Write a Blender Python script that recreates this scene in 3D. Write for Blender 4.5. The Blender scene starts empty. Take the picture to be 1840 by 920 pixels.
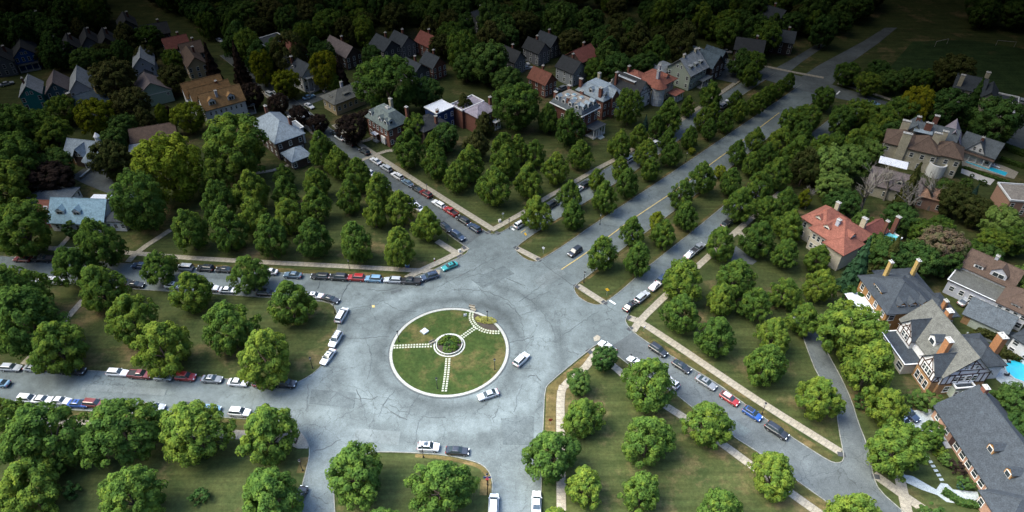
import bpy, math, random
import numpy as np
from mathutils import Vector, Matrix

# ------------------------------------------------------------------ camera, light, exposure
S = bpy.context.scene
COL = S.collection
F_PX, PITCH, CAM_H = 1227.0, math.radians(40.0), 120.0
cam_d = bpy.data.cameras.new("camera")
cam = bpy.data.objects.new("camera", cam_d); COL.objects.link(cam)
cam.location = (0, 0, CAM_H)
cam.rotation_euler = (math.radians(90) - PITCH, 0, 0)
cam_d.sensor_width = 36.0
cam_d.lens = 36.0 * F_PX / 1840.0
cam_d.clip_start = 0.5; cam_d.clip_end = 9000
S.camera = cam

SUN_EL, SUN_AZ = math.radians(52), math.radians(-92)      # azimuth measured from +Y towards +X
W = bpy.data.worlds.new("World"); S.world = W; W.use_nodes = True
nt = W.node_tree; nt.nodes.clear()
sky = nt.nodes.new("ShaderNodeTexSky"); sky.sky_type = 'NISHITA'; sky.sun_disc = False
sky.sun_elevation = SUN_EL; sky.sun_rotation = SUN_AZ
sky.altitude = 200; sky.air_density = 1.0; sky.dust_density = 2.0; sky.ozone_density = 1.5
bg = nt.nodes.new("ShaderNodeBackground"); bg.inputs[1].default_value = 0.15
wo = nt.nodes.new("ShaderNodeOutputWorld")
nt.links.new(sky.outputs[0], bg.inputs[0]); nt.links.new(bg.outputs[0], wo.inputs[0])
sl = bpy.data.lights.new("sun", 'SUN'); sl.energy = 1.5; sl.angle = math.radians(40); sl.color = (1.0, 0.93, 0.74)
so = bpy.data.objects.new("sun", sl); COL.objects.link(so)
sd = Vector((math.sin(SUN_AZ)*math.cos(SUN_EL), math.cos(SUN_AZ)*math.cos(SUN_EL), math.sin(SUN_EL)))
so.rotation_euler = sd.to_track_quat('Z', 'Y').to_euler(); so.location = (-200, 0, 400)
S.view_settings.view_transform = 'Standard'; S.view_settings.look = 'None'
S.view_settings.gamma = 1.0; S.view_settings.use_curve_mapping = False
S.view_settings.exposure = 8.15
DARKENING = 0.0130
S.render.engine = 'CYCLES'
S.cycles.max_bounces = 7; S.cycles.diffuse_bounces = 4; S.cycles.glossy_bounces = 2
S.cycles.transmission_bounces = 4; S.cycles.transparent_max_bounces = 8; S.cycles.volume_bounces = 0

# added dark air: one even absorbing box round the ground, darkens the distance
def darkening_air():
    m = bpy.data.materials.new("absorbing_air"); m.use_nodes = True
    n = m.node_tree.nodes; n.clear()
    o = n.new("ShaderNodeOutputMaterial"); v = n.new("ShaderNodeVolumePrincipled")
    v.inputs['Color'].default_value = (0, 0, 0, 1)
    v.inputs['Absorption Color'].default_value = (0, 0, 0, 1)
    v.inputs['Density'].default_value = DARKENING
    m.node_tree.links.new(v.outputs[0], o.inputs['Volume'])
    b = MB(); b.box(-2600, -2600, -1.5, 2600, 2600, CAM_H + 4)
    ob = b.obj('darkening_air', [m]); ob['kind'] = 'stuff'

# ------------------------------------------------------------------ ground points
CP, SP = math.cos(PITCH), math.sin(PITCH)
def U(px, py, z=0.0):
    """the point at height z that the photograph shows at pixel (px, py)"""
    u = (px - 920) / F_PX; v = (py - 460) / F_PX
    t = (CAM_H - z) / (SP + v * CP)
    return Vector((u * t, (CP - v * SP) * t, z))
def proj(x, y, z=0.0):
    dz = z - CAM_H; d = y * CP - dz * SP; v = -y * SP - dz * CP
    return 920 + F_PX * x / d, 460 + F_PX * v / d

# ------------------------------------------------------------------ mesh and material helpers
def lk(t, a, b): t.links.new(a, b)
MATS = {}
def mat(name, col, rough=0.8, var=0.25, scale=1.5, bump=0.0, col2=None, fine=None, spec=0.3, metal=0.0):
    """plain surface with mottled colour (noise in object space)"""
    if name in MATS: return MATS[name]
    m = bpy.data.materials.new(name); m.use_nodes = True
    t = m.node_tree; n = t.nodes; p = n['Principled BSDF']
    p.inputs['Roughness'].default_value = rough; p.inputs['Specular IOR Level'].default_value = spec
    p.inputs['Metallic'].default_value = metal
    tc = n.new('ShaderNodeTexCoord')
    no = n.new('ShaderNodeTexNoise'); no.inputs['Scale'].default_value = scale; no.inputs['Detail'].default_value = 6
    no.inputs['Roughness'].default_value = 0.7
    lk(t, tc.outputs['Object'], no.inputs['Vector'])
    r = n.new('ShaderNodeValToRGB')
    c2 = col2 or tuple(max(0, c * (1 + var)) for c in col); c1 = tuple(c * (1 - var) for c in col)
    r.color_ramp.elements[0].position = 0.3; r.color_ramp.elements[1].position = 0.7
    r.color_ramp.elements[0].color = (*c1, 1); r.color_ramp.elements[1].color = (*c2, 1)
    lk(t, no.outputs['Fac'], r.inputs['Fac'])
    out = r.outputs['Color']
    if fine:
        f2 = n.new('ShaderNodeTexNoise'); f2.inputs['Scale'].default_value = fine; f2.inputs['Detail'].default_value = 3
        lk(t, tc.outputs['Object'], f2.inputs['Vector'])
        mr = n.new('ShaderNodeMapRange'); mr.inputs[1].default_value = .3; mr.inputs[2].default_value = .7
        mr.inputs[3].default_value = .7; mr.inputs[4].default_value = 1.3
        lk(t, f2.outputs['Fac'], mr.inputs[0])
        mx = n.new('ShaderNodeMix'); mx.data_type = 'RGBA'; mx.blend_type = 'MULTIPLY'; mx.inputs[0].default_value = 1
        lk(t, out, mx.inputs[6]); lk(t, mr.outputs[0], mx.inputs[7]); out = mx.outputs[2]
    lk(t, out, p.inputs['Base Color'])
    if bump:
        b = n.new('ShaderNodeBump'); b.inputs['Strength'].default_value = bump; b.inputs['Distance'].default_value = 0.05
        lk(t, no.outputs['Fac'], b.inputs['Height']); lk(t, b.outputs[0], p.inputs['Normal'])
    MATS[name] = m
    return m

class MB:
    def __init__(s): s.v = []; s.f = []; s.m = []
    def add(s, vs, fs, mi=0):
        o = len(s.v); s.v += [tuple(v) for v in vs]
        for f in fs: s.f.append(tuple(o + i for i in f)); s.m.append(mi)
    def box(s, x0, y0, z0, x1, y1, z1, mi=0):
        s.add([(x0,y0,z0),(x1,y0,z0),(x1,y1,z0),(x0,y1,z0),(x0,y0,z1),(x1,y0,z1),(x1,y1,z1),(x0,y1,z1)],
              [(0,3,2,1),(4,5,6,7),(0,1,5,4),(1,2,6,5),(2,3,7,6),(3,0,4,7)], mi)
    def cyl(s, x, y, z0, z1, r0, r1, n=10, mi=0, cap=True):
        vs = []
        for z, r in ((z0, r0), (z1, r1)):
            for k in range(n):
                a = 2*math.pi*k/n; vs.append((x + r*math.cos(a), y + r*math.sin(a), z))
        fs = [(k, (k+1) % n, n + (k+1) % n, n + k) for k in range(n)]
        if cap: fs += [tuple(range(n, 2*n)), tuple(range(n-1, -1, -1))]
        s.add(vs, fs, mi)
    def ycyl(s, x, z, y0, y1, r, n=14, mi=0):
        vs = []
        for y in (y0, y1):
            for k in range(n):
                a = 2*math.pi*k/n; vs.append((x + r*math.cos(a), y, z + r*math.sin(a)))
        fs = [(n + k, n + (k+1) % n, (k+1) % n, k) for k in range(n)] + [tuple(range(n)), tuple(range(2*n-1, n-1, -1))]
        s.add(vs, fs, mi)
    def tube(s, p, q, r0, r1, n=5, mi=0):
        p = Vector(p); q = Vector(q); d = (q - p).normalized()
        a = d.orthogonal().normalized(); b = d.cross(a)
        vs = []
        for c, r in ((p, r0), (q, r1)):
            for k in range(n):
                t = 2*math.pi*k/n; vs.append(c + a*(r*math.cos(t)) + b*(r*math.sin(t)))
        s.add(vs, [(k, (k+1) % n, n + (k+1) % n, n + k) for k in range(n)] + [tuple(range(n, 2*n))], mi)
    def mesh(s, name, mats, smooth=False):
        me = bpy.data.meshes.new(name); me.from_pydata(s.v, [], s.f)
        for m in mats: me.materials.append(m)
        if len(mats) > 1: me.polygons.foreach_set('material_index', s.m)
        if smooth: me.polygons.foreach_set('use_smooth', [True]*len(s.f))
        me.update(); return me
    def obj(s, name, mats, parent=None, loc=(0,0,0), rz=0, smooth=False):
        return put(name, s.mesh(name, mats, smooth), parent, loc, rz)
def put(name, me, parent=None, loc=(0,0,0), rz=0, scale=None):
    o = bpy.data.objects.new(name, me); COL.objects.link(o)
    o.location = loc
    if rz: o.rotation_euler = (0, 0, rz)
    if scale: o.scale = scale
    if parent: o.parent = parent
    return o
def tag(o, label, cat, group=None):
    o['label'] = label; o['category'] = cat
    if group: o['group'] = group
    return o
def thing(name, label, cat, loc=(0,0,0), rz=0, group=None):
    return tag(put(name, None, None, loc, rz), label, cat, group)
def structure(o): o['kind'] = 'structure'; return o

def polygon(pts, z, name, m, parent=None):
    """flat sheet from a list of ground points (may be concave)"""
    from mathutils.geometry import tessellate_polygon
    vs = [Vector((p[0], p[1], z)) for p in pts]
    tris = tessellate_polygon([vs])
    b = MB()
    for t in tris:
        a, c, d = (vs[i] for i in t)
        if (c - a).cross(d - a).z < 0: t = (t[0], t[2], t[1])
        b.f.append(tuple(t)); b.m.append(0)
    b.v = [tuple(v) for v in vs]
    return b.obj(name, [m], parent)
def P(pts): return [U(*p) for p in pts]
def smooth_line(pts, it=2):
    for _ in range(it):
        q = [pts[0]]
        for a, b in zip(pts, pts[1:]):
            q += [a*0.75 + b*0.25, a*0.25 + b*0.75]
        q.append(pts[-1]); pts = q
    return pts
def ribbon(pts, w, z0, z1, b=None, mi=0):
    """solid strip of width w along the points, from z0 up to z1"""
    b = b or MB(); n = len(pts); L = []; R = []
    for i, p in enumerate(pts):
        d = (pts[min(i+1, n-1)] - pts[max(i-1, 0)]); d.z = 0
        d = d.normalized() if d.length > 1e-6 else Vector((1, 0, 0))
        nn = Vector((-d.y, d.x, 0)) * (w/2)
        L.append(p + nn); R.append(p - nn)
    vs = []
    for i in range(n):
        vs += [(L[i].x, L[i].y, z1), (R[i].x, R[i].y, z1), (R[i].x, R[i].y, z0), (L[i].x, L[i].y, z0)]
    fs = []
    for i in range(n-1):
        a = 4*i; c = a + 4
        fs += [(a, a+1, c+1, c), (a+1, a+2, c+2, c+1), (a+3, a, c, c+3)]
    fs += [(0, 3, 2, 1), (4*n-4, 4*n-3, 4*n-2, 4*n-1)]
    b.add(vs, fs, mi)
    return b
ORD = ['first','second','third','fourth','fifth','sixth','seventh','eighth','ninth','tenth','eleventh','twelfth','thirteenth','fourteenth','fifteenth','sixteenth','seventeenth','eighteenth','nineteenth','twentieth']
NUM = ['no','one','two','three','four','five','six','seven','eight','nine','ten','eleven','twelve','thirteen','fourteen','fifteen','sixteen','seventeen','eighteen','nineteen','twenty']
rnd = random.Random(7)
# ------------------------------------------------------------------ ground materials
ISL = Vector((-14.7, 108.6, 0))
def grass_mat(name, c_dark, c_mid, c_dry, dry=0.58, scale=0.06, mown=.2):
    m = bpy.data.materials.new(name); m.use_nodes = True; t = m.node_tree; n = t.nodes; p = n['Principled BSDF']
    p.inputs['Roughness'].default_value = 0.95; p.inputs['Specular IOR Level'].default_value = 0.1
    tc = n.new('ShaderNodeTexCoord')
    def noise(sc, det=5, ro=.6):
        x = n.new('ShaderNodeTexNoise'); x.inputs['Scale'].default_value = sc; x.inputs['Detail'].default_value = det
        x.inputs['Roughness'].default_value = ro; lk(t, tc.outputs['Object'], x.inputs['Vector']); return x.outputs['Fac']
    def ramp(f, a, b):
        x = n.new('ShaderNodeMapRange'); x.inputs[1].default_value = a; x.inputs[2].default_value = b; lk(t, f, x.inputs[0]); return x.outputs[0]
    def mixc(f, a, b, mode='MIX'):
        x = n.new('ShaderNodeMix'); x.data_type = 'RGBA'; x.blend_type = mode
        if isinstance(f, float): x.inputs[0].default_value = f
        else: lk(t, f, x.inputs[0])
        for i, c in ((6, a), (7, b)):
            if isinstance(c, tuple): x.inputs[i].default_value = (*c, 1)
            else: lk(t, c, x.inputs[i])
        return x.outputs[2]
    c = mixc(ramp(noise(0.22), .35, .65), c_dark, c_mid)
    c = mixc(ramp(noise(scale, 7, .72), dry, dry + .12), c, c_dry)
    sp = n.new('ShaderNodeMapRange'); sp.inputs[1].default_value = .3; sp.inputs[2].default_value = .7
    sp.inputs[3].default_value = .5; sp.inputs[4].default_value = 1.5; lk(t, noise(1.3, 9, .85), sp.inputs[0])
    c = mixc(1.0, c, sp.outputs[0], 'MULTIPLY')
    mp = n.new('ShaderNodeMapping'); mp.inputs['Scale'].default_value = (.05, .9, 1); mp.inputs['Rotation'].default_value = (0, 0, .09); lk(t, tc.outputs['Object'], mp.inputs[0])
    st = n.new('ShaderNodeTexNoise'); st.inputs['Scale'].default_value = 1.0; st.inputs['Detail'].default_value = 4; lk(t, mp.outputs[0], st.inputs['Vector'])
    sr = n.new('ShaderNodeMapRange'); sr.inputs[1].default_value = .35; sr.inputs[2].default_value = .65; sr.inputs[3].default_value = 1 - mown; sr.inputs[4].default_value = 1 + mown; lk(t, st.outputs['Fac'], sr.inputs[0])
    c = mixc(1.0, c, sr.outputs[0], 'MULTIPLY')
    lk(t, c, p.inputs['Base Color'])
    b = n.new('ShaderNodeBump'); b.inputs['Strength'].default_value = .5; b.inputs['Distance'].default_value = .1
    lk(t, noise(6, 3), b.inputs['Height']); lk(t, b.outputs[0], p.inputs['Normal'])
    return m
def asphalt_mat(name, base, crack_scale=0.11, rings=True):
    m = bpy.data.materials.new(name); m.use_nodes = True; t = m.node_tree; n = t.nodes; p = n['Principled BSDF']
    p.inputs['Roughness'].default_value = 0.85; p.inputs['Specular IOR Level'].default_value = 0.25
    tc = n.new('ShaderNodeTexCoord'); V = tc.outputs['Object']
    def noise(sc, det=5, ro=.6, vec=None):
        x = n.new('ShaderNodeTexNoise'); x.inputs['Scale'].default_value = sc; x.inputs['Detail'].default_value = det
        x.inputs['Roughness'].default_value = ro; lk(t, vec or V, x.inputs['Vector']); return x
    def rng(f, a, b, c=0.0, d=1.0):
        x = n.new('ShaderNodeMapRange'); x.inputs[1].default_value = a; x.inputs[2].default_value = b
        x.inputs[3].default_value = c; x.inputs[4].default_value = d; lk(t, f, x.inputs[0]); return x.outputs[0]
    def mul(a, b):
        x = n.new('ShaderNodeMath'); x.operation = 'MULTIPLY'; lk(t, a, x.inputs[0])
        if isinstance(b, float): x.inputs[1].default_value = b
        else: lk(t, b, x.inputs[1])
        return x.outputs[0]
    # warped coordinates
    wv = noise(0.5, 4); sc_ = n.new('ShaderNodeVectorMath'); sc_.operation = 'SCALE'; sc_.inputs['Scale'].default_value = 2.4
    lk(t, wv.outputs['Color'], sc_.inputs[0])
    ad = n.new('ShaderNodeVectorMath'); ad.operation = 'ADD'; lk(t, V, ad.inputs[0]); lk(t, sc_.outputs[0], ad.inputs[1])
    def cracks(scale, width, dark, seed):
        mp = n.new('ShaderNodeMapping'); mp.inputs['Location'].default_value = (seed, seed*1.7, 0); lk(t, ad.outputs[0], mp.inputs[0])
        vo = n.new('ShaderNodeTexVoronoi'); vo.feature = 'DISTANCE_TO_EDGE'; vo.inputs['Scale'].default_value = scale
        lk(t, mp.outputs[0], vo.inputs['Vector'])
        msk = rng(vo.outputs['Distance'], width*scale*.4, width*scale, dark, 1.0)
        gate = rng(noise(0.06 + seed*.004, 3).outputs['Fac'], .42, .56)
        mx = n.new('ShaderNodeMix'); mx.data_type = 'FLOAT'; lk(t, gate, mx.inputs[0]); mx.inputs[2].default_value = 1.0; lk(t, msk, mx.inputs[3])
        return mx.outputs[0]
    v = rng(noise(0.07, 5, .65).outputs['Fac'], .3, .7, .66, 1.3)
    v = mul(v, rng(noise(0.45, 6, .75).outputs['Fac'], .3, .7, .8, 1.2))
    v = mul(v, rng(noise(4.5, 6, .8).outputs['Fac'], .3, .7, .70, 1.30))
    v = mul(v, cracks(crack_scale, .085, .66, 3.0))
    v = mul(v, cracks(crack_scale*2.3, .06, .72, 9.0))
    if rings:      # tyre-polished and oil-stained lanes that run round the island
        sb = n.new('ShaderNodeVectorMath'); sb.operation = 'SUBTRACT'; lk(t, V, sb.inputs[0]); sb.inputs[1].default_value = ISL
        ln = n.new('ShaderNodeVectorMath'); ln.operation = 'LENGTH'; lk(t, sb.outputs[0], ln.inputs[0])
        aw = n.new('ShaderNodeMath'); aw.operation = 'ADD'; lk(t, ln.outputs['Value'], aw.inputs[0])
        lk(t, rng(noise(.12, 4).outputs['Fac'], .3, .7, -1.6, 1.6), aw.inputs[1])
        cr = n.new('ShaderNodeValToRGB'); e = cr.color_ramp.elements; e[0].position = 0; e[1].position = 1
        e[0].color = (.55,)*3 + (1,); e[1].color = (.55,)*3 + (1,)
        for q, c in ((.34, .58), (.40, .38), (.46, .58), (.55, .68), (.62, .44), (.69, .62), (.85, .55)):
            x = e.new(q); x.color = (c, c, c, 1)
        lk(t, rng(aw.outputs[0], 0, 42), cr.inputs['Fac'])
        v = mul(v, rng(cr.outputs['Color'], 0, 1, 0, 1.8))
    cm = n.new('ShaderNodeMix'); cm.data_type = 'RGBA'; cm.blend_type = 'MULTIPLY'; cm.inputs[0].default_value = 1
    cm.inputs[6].default_value = (*base, 1); lk(t, v, cm.inputs[7])
    lk(t, cm.outputs[2], p.inputs['Base Color'])
    return m
GRASS = grass_mat('lawn_grass', (.030, .044, .014), (.050, .060, .020), (.115, .09, .043), .53)
GREEN = grass_mat('island_grass', (.025, .046, .012), (.041, .062, .016), (.090, .078, .03), .50, .12, .05)
ASPH = asphalt_mat('worn_asphalt', (.110, .134, .135))
ASPH2 = asphalt_mat('side_street_asphalt', (.082, .096, .098), .16, False)
CONC = mat('pavement_concrete', (.245, .225, .18), .9, .18, .35, col2=(.30, .275, .215), fine=5)
KERB = mat('kerb_concrete', (.19, .195, .175), .9, .3, .5, fine=3)
WALK = mat('pale_stone', (.30, .34, .345), .85, .2, 1.2, fine=6)
TACT = mat('tactile_pad', (.045, .05, .055), .8, .2, 3)
YELP = mat('yellow_line_paint', (.42, .33, .13), .8, .35, 1.2, fine=6)
WHIP = mat('white_line_paint', (.62, .65, .66), .8, .2, 2)
SEAM = mat('tar_seam', (.066, .079, .081), .7, .3, 1)
JOINT = mat('pavement_joint', (.10, .095, .075), .95, .3, 2)
DIRT = mat('bed_soil', (.05, .042, .034), .95, .3, 2, bump=.3)
WHITE = mat('white_paint', (.74, .76, .78), .6, .06, 1)
BLACK = mat('black_metal', (.02, .022, .024), .5, .2, 4)

# ------------------------------------------------------------------ ground sheet and roads
b = MB(); n_ = 24; R_ = 2400.0
b.add([(-R_, -R_, 0), (R_, -R_, 0), (R_, R_, 0), (-R_, R_, 0)], [(0, 1, 2, 3)])
structure(b.obj('ground', [GRASS]))
RZ = [0.02]
def road(name, pts, m=None):
    RZ[0] += .004
    return structure(polygon(P(pts), RZ[0], name, m or ASPH))
# outlines follow the kerbs
lu_n = [(-260,440),(0,461),(100,466),(200,472),(330,481),(492,490),(620,496),(735,502)]
lu_s = [(-260,481),(0,501),(100,509),(222,519),(395,529),(557,540)]
road('avenue', lu_n + lu_s[::-1])
ll_n = [(-260,642),(0,656),(155,666),(450,684),(525,690)]
ll_s = [(-260,712),(0,728),(142,738),(397,750),(500,757)]
road('avenue', ll_n + ll_s[::-1])
wmed = [(557,540),(590,543),(603,553),(608,575),(606,595),(598,620),(585,648),(568,668),(545,683),(525,690)]
llc = [(500,757),(530,768),(548,785),(556,803),(556,822),(549,850),(541,880),(538,960)]
bmedL = [(606,960),(600,900),(601,868),(608,845),(630,824),(660,815),(685,812)]
bmedR = [(685,812),(747,814),(800,818),(835,825),(860,832),(876,843),(885,862),(884,890),(882,960)]
east = [(972,960),(972,900),(973,850),(975,790),(977,740),(979,700),(987,688),(1055,632),(1070,620)]
sew = [(1070,620),(1083,617),(1092,627),(1110,640),(1132,657),(1210,705),(1247,735),(1315,783),(1372,819),(1422,857),(1490,905),(1570,965)]
see1 = [(1132,560),(1124,572),(1124,580),(1137,597),(1170,620),(1207,640),(1290,690),(1325,717),(1417,782),(1455,807),(1490,829),(1505,833),(1516,828),(1515,812),(1507,772),(1502,727),(1467,670),(1452,632),(1441,600),(1425,570)]
see2 = [(1450,560),(1470,602),(1487,635),(1512,680),(1530,720),(1542,760),(1557,797),(1565,835),(1570,860),(1580,882),(1622,919),(1680,965)]
mb_w = [(1030,517),(1041,507),(1063,491),(1125,442),(1160,418),(1210,380),(1290,320),(1320,295),(1367,258),(1445,196),(1492,160)]
mb_tip = [(1030,517),(1036,531),(1051,542),(1067,548),(1079,548),(1094,539)]
mb_e = [(1094,539),(1117,522),(1155,487),(1195,455),(1252,410),(1310,362),(1380,303),(1450,246),(1535,180)]
ma_w = [(926,447),(934,439),(951,426),(987,402),(1050,365),(1102,332),(1155,298),(1270,216),(1350,160),(1392,132)]
ma_tip = [(926,447),(928,453),(938,462),(951,469),(963,471),(975,465)]
ma_e = [(975,465),(1008,445),(1070,401),(1145,352),(1220,302),(1295,251),(1385,190),(1440,152)]
ls_w = [(900,418),(914,410),(945,389),(997,356),(1045,326),(1092,302),(1175,250),(1245,203),(1330,150),(1372,122)]
rs_e = [(1132,560),(1145,543),(1170,522),(1190,507),(1222,477),(1250,457),(1295,416),(1320,395),(1390,332),(1460,267),(1560,190)]
bird_e = [(872,416),(775,357),(710,310),(660,278),(605,240),(545,192),(480,140),(420,95)]
bird_w = [(836,443),(810,425),(785,404),(735,365),(685,327),(635,289),(580,246),(520,199),(455,148),(395,100)]
wcor = [(735,502),(762,492),(785,483),(805,471),(826,463),(838,456),(842,449),(836,443)]
road('avenue', ma_e + mb_w[::-1])
road('service_road', ls_w + ma_w[::-1], ASPH)
road('service_road', mb_e + rs_e[::-1], ASPH)
road('street', bird_e + bird_w[::-1], ASPH2)
road('street', [(1060,612),(1124,578),(1137,597)] + see1[4:13] + [(1570,860),(1580,882),(1622,919),(1680,965)] + sew[::-1][:-3], ASPH2)
road('lane', see1[12:] + see2[:10], ASPH2)
road('street', llc[2:] + bmedL[:-1], ASPH)
road('street', bmedR[5:] + east[:4], ASPH)
road('cross_street', [(1225,82),(1290,103),(1340,112),(1430,135),(1480,148),(1530,163),(1600,185),(1700,218),(1760,236),(1850,256),(1850,276),(1760,254),(1690,236),(1590,202),(1540,184),(1500,176),(1440,163),(1370,142),(1330,131),(1210,96)], ASPH2)
road('avenue', [(1434,142),(1470,118),(1552,74),(1590,50),(1612,50),(1578,78),(1530,112),(1495,152)], ASPH2)
road('service_road', [(1380,130),(1420,108),(1470,78),(1484,82),(1440,112),(1408,138)], ASPH2)
plaza = wmed + llc[:6] + bmedL[1:-1] + bmedR[:-1] + east[1:] + sew[1:3] + see1[:4][::-1] + mb_tip[::-1] + ma_tip[::-1] + [(934,439),(900,418),(884,422),(872,416)] + wcor[::-1]
road('plaza', plaza)
road('driveway', [(530,182),(592,163),(640,146),(700,132),(704,138),(645,154),(600,172),(540,194)], ASPH2)
road('driveway', [(128,318),(150,303),(190,305),(205,330),(205,352),(150,330)], ASPH2)
road('driveway', [(8,372),(70,338),(120,346),(60,366)], ASPH2)
road('driveway', [(1738,606),(1760,590),(1850,600),(1850,640),(1790,618)], ASPH2)
road('driveway', [(1822,190),(1834,190),(1850,262),(1815,246)], ASPH2)
road('driveway', [(1313,470),(1322,442),(1345,460),(1360,470),(1352,476)], ASPH2)
road('parking_lot', [(1300,118),(1345,130),(1322,150),(1275,140)], ASPH2)
road('sports_field', [(1600,120),(1640,75),(1740,72),(1850,90),(1850,160),(1790,190),(1700,190)], grass_mat('field_grass', (.018, .036, .012), (.028, .05, .016), (.05, .05, .02), .6))

DRYG = grass_mat('dry_verge_grass', (.070, .060, .022), (.10, .08, .032), (.15, .11, .05), .5, .25)
DRYG2 = grass_mat('worn_verge_grass', (.042, .047, .016), (.065, .060, .022), (.12, .09, .04), .5, .2)
# kerbs
def kerb(pts, w=.16):
    b = ribbon(smooth_line(P(pts), 1), w, 0, .15)
    return structure(b.obj('kerb', [KERB]))
for k in (lu_n, lu_s + wmed[1:] + ll_n[::-1], ll_s + llc[1:], bmedL + bmedR[1:], east[:-1] + sew, see1, see2,
          mb_w[::-1] + mb_tip[1:] + mb_e[1:], ma_w[::-1] + ma_tip[1:] + ma_e[1:], ls_w[::-1] + [(884,422)] + bird_e,
          wcor + bird_w[1:], rs_e[::-1]): kerb(k)

# dry strips of grass along the kerbs
def verge(pts, off, w, m=None):
    L = smooth_line(P(pts), 1); Q = []
    for i, p in enumerate(L):
        d = L[min(i+1, len(L)-1)] - L[max(i-1, 0)]; d.normalize(); Q.append(p + Vector((-d.y, d.x, 0))*off)
    return structure(ribbon(Q, w, 0, .02).obj('verge', [m or DRYG2]))
verge(see1[3:11], 1.1, 1.7); verge(sew[2:], -1.3, 1.9, DRYG2); verge(east[2:8], -1.5, 2.2, DRYG); verge(bird_e[:5], -1.2, 1.6); verge(wmed[1:9], .7, .9, DRYG2)
verge(bmedR[1:8], -.6, .8, DRYG); verge(bmedR[6:8], -1.6, 1.6, DRYG); verge(mb_tip, 1.0, 1.6, DRYG2); verge(ma_tip, 1.0, 1.5, DRYG2); verge(rs_e[1:6], -1.3, 2.0); verge(ma_e, .6, .8); verge(mb_w[1:], -.6, .8); verge(mb_e, .6, .8)
verge(lu_n[2:], 1.2, 1.4); verge(ll_s[1:], -1.0, 1.4); verge(llc[4:6], -1.0, 1.6, DRYG); verge(ma_w, -.5, .7)
for k in range(4): verge(wmed[2:8], 3.2 + 2.2*k, .28, DRYG2)

# pavements with separate slabs
SLAB_ME = {}
def pavement(pts, w, z=.05, slab=1.55, m=CONC, name='sidewalk'):
    L = smooth_line(P(pts), 1) if len(pts) > 2 else P(pts)
    base = structure(ribbon(L, w + .04, 0, z).obj(name, [JOINT]))
    key = (w, slab, m.name)
    if key not in SLAB_ME:
        q = MB(); g = .014; a = slab/2 - g; c = w/2
        q.add([(-a,-c,0),(a,-c,0),(a,c,0),(-a,c,0),(-a+.012,-c+.012,.06),(a-.012,-c+.012,.06),(a-.012,c-.012,.06),(-a+.012,c-.012,.06)],
              [(4,5,6,7),(0,1,5,4),(1,2,6,5),(2,3,7,6),(3,0,4,7)])
        SLAB_ME[key] = q.mesh('concrete_slab', [m])
    cnt = 0; carry = slab/2
    for a, c in zip(L, L[1:]):
        d = c - a; ln = d.length
        if ln < 1e-6: continue
        t = carry
        while t < ln and cnt < 295:
            p = a + d*(t/ln)
            o = put('concrete_slab', SLAB_ME[key], base, (p.x, p.y, z - .02 + rnd.uniform(-.008, .008)), math.atan2(d.y, d.x) + rnd.uniform(-.008, .008))
            cnt += 1; t += slab
        carry = t - ln
    return base
pavement([(-20,441),(107,447),(232,454),(312,462),(467,471),(627,479),(747,486),(787,489)], 1.7)
pavement([(730,500),(748,490),(815,459),(837,446)], 1.9, .056)
pavement([(785,433),(828,460)], 1.9, .062)
pavement([(600,224),(642,257),(712,302),(770,340),(885,412)], 1.9)
pavement([(883,414),(944,380),(982,355),(1015,337),(1075,302),(1105,287),(1182,242),(1240,205),(1330,143)], 1.7, .056)
pavement([(640,292),(690,272),(708,270)], 1.5, .062)
pavement([(928,446),(969,467)], 1.8)
pavement([(1037,513),(1084,543)], 1.8)
pavement([(1137,595),(1150,576),(1197,530),(1272,462),(1325,414),(1400,348)], 1.8)
pavement([(1130,571),(1150,578),(1210,617),(1305,682),(1380,732),(1511,813)], 1.9, .056)
pavement([(1063,628),(1105,660),(1127,680),(1192,727),(1240,757),(1297,797),(1355,840),(1412,880),(1490,935)], 1.8)
pavement([(1070,636),(1047,667),(1012,693),(1007,712),(1007,765),(1008,860),(1009,935)], 1.8, .056)
pavement([(42,655),(90,606),(147,542)], 1.7)
pavement([(230,471),(247,452),(310,411)], 1.7, .056)
pavement([(-30,752),(142,762),(282,774),(435,781),(535,790)], 2.2)
pavement([(1570,852),(1657,914),(1700,940)], 1.9)
pavement([(1612,838),(1632,930)], 2.0, .056)
pavement([(1325,414),(1345,436)], 1.6, .062)
pavement([(640,257),(668,250),(675,238)], 1.6, .062)
pavement([(105,447),(125,425)], 1.4, .056)
pavement([(1480,140),(1415,128),(1370,118),(1330,106)], 1.7)
pavement([(1505,150),(1600,178),(1690,212)], 1.7)
pavement([(470,163),(500,190),(540,220),(575,248)], 1.7)
pavement([(545,285),(500,305),(455,312)], 1.4)
structure(polygon(P([(508,775),(527,765),(545,781),(554,800),(553,806),(535,806),(520,800)]), .05, 'corner_pavement', CONC))
# tactile pads on the kerb ramps
for k, (x, y, an) in enumerate(((1036,515,45),(1086,544,45),(928,446,45),(968,467,45),(877,418,-45),(894,419,45),(1129,571,-45),(1132,591,-45),
                                (1059,632,40),(1512,817,80),(1573,857,80),(834,445,30),(826,461,-45))):
    q = MB(); q.box(-.55, -.8, 0, .55, .8, .02); p = U(x, y)
    o = q.obj('tactile_pad', [TACT], None, (p.x, p.y, .115), math.radians(an)); structure(o)
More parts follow.
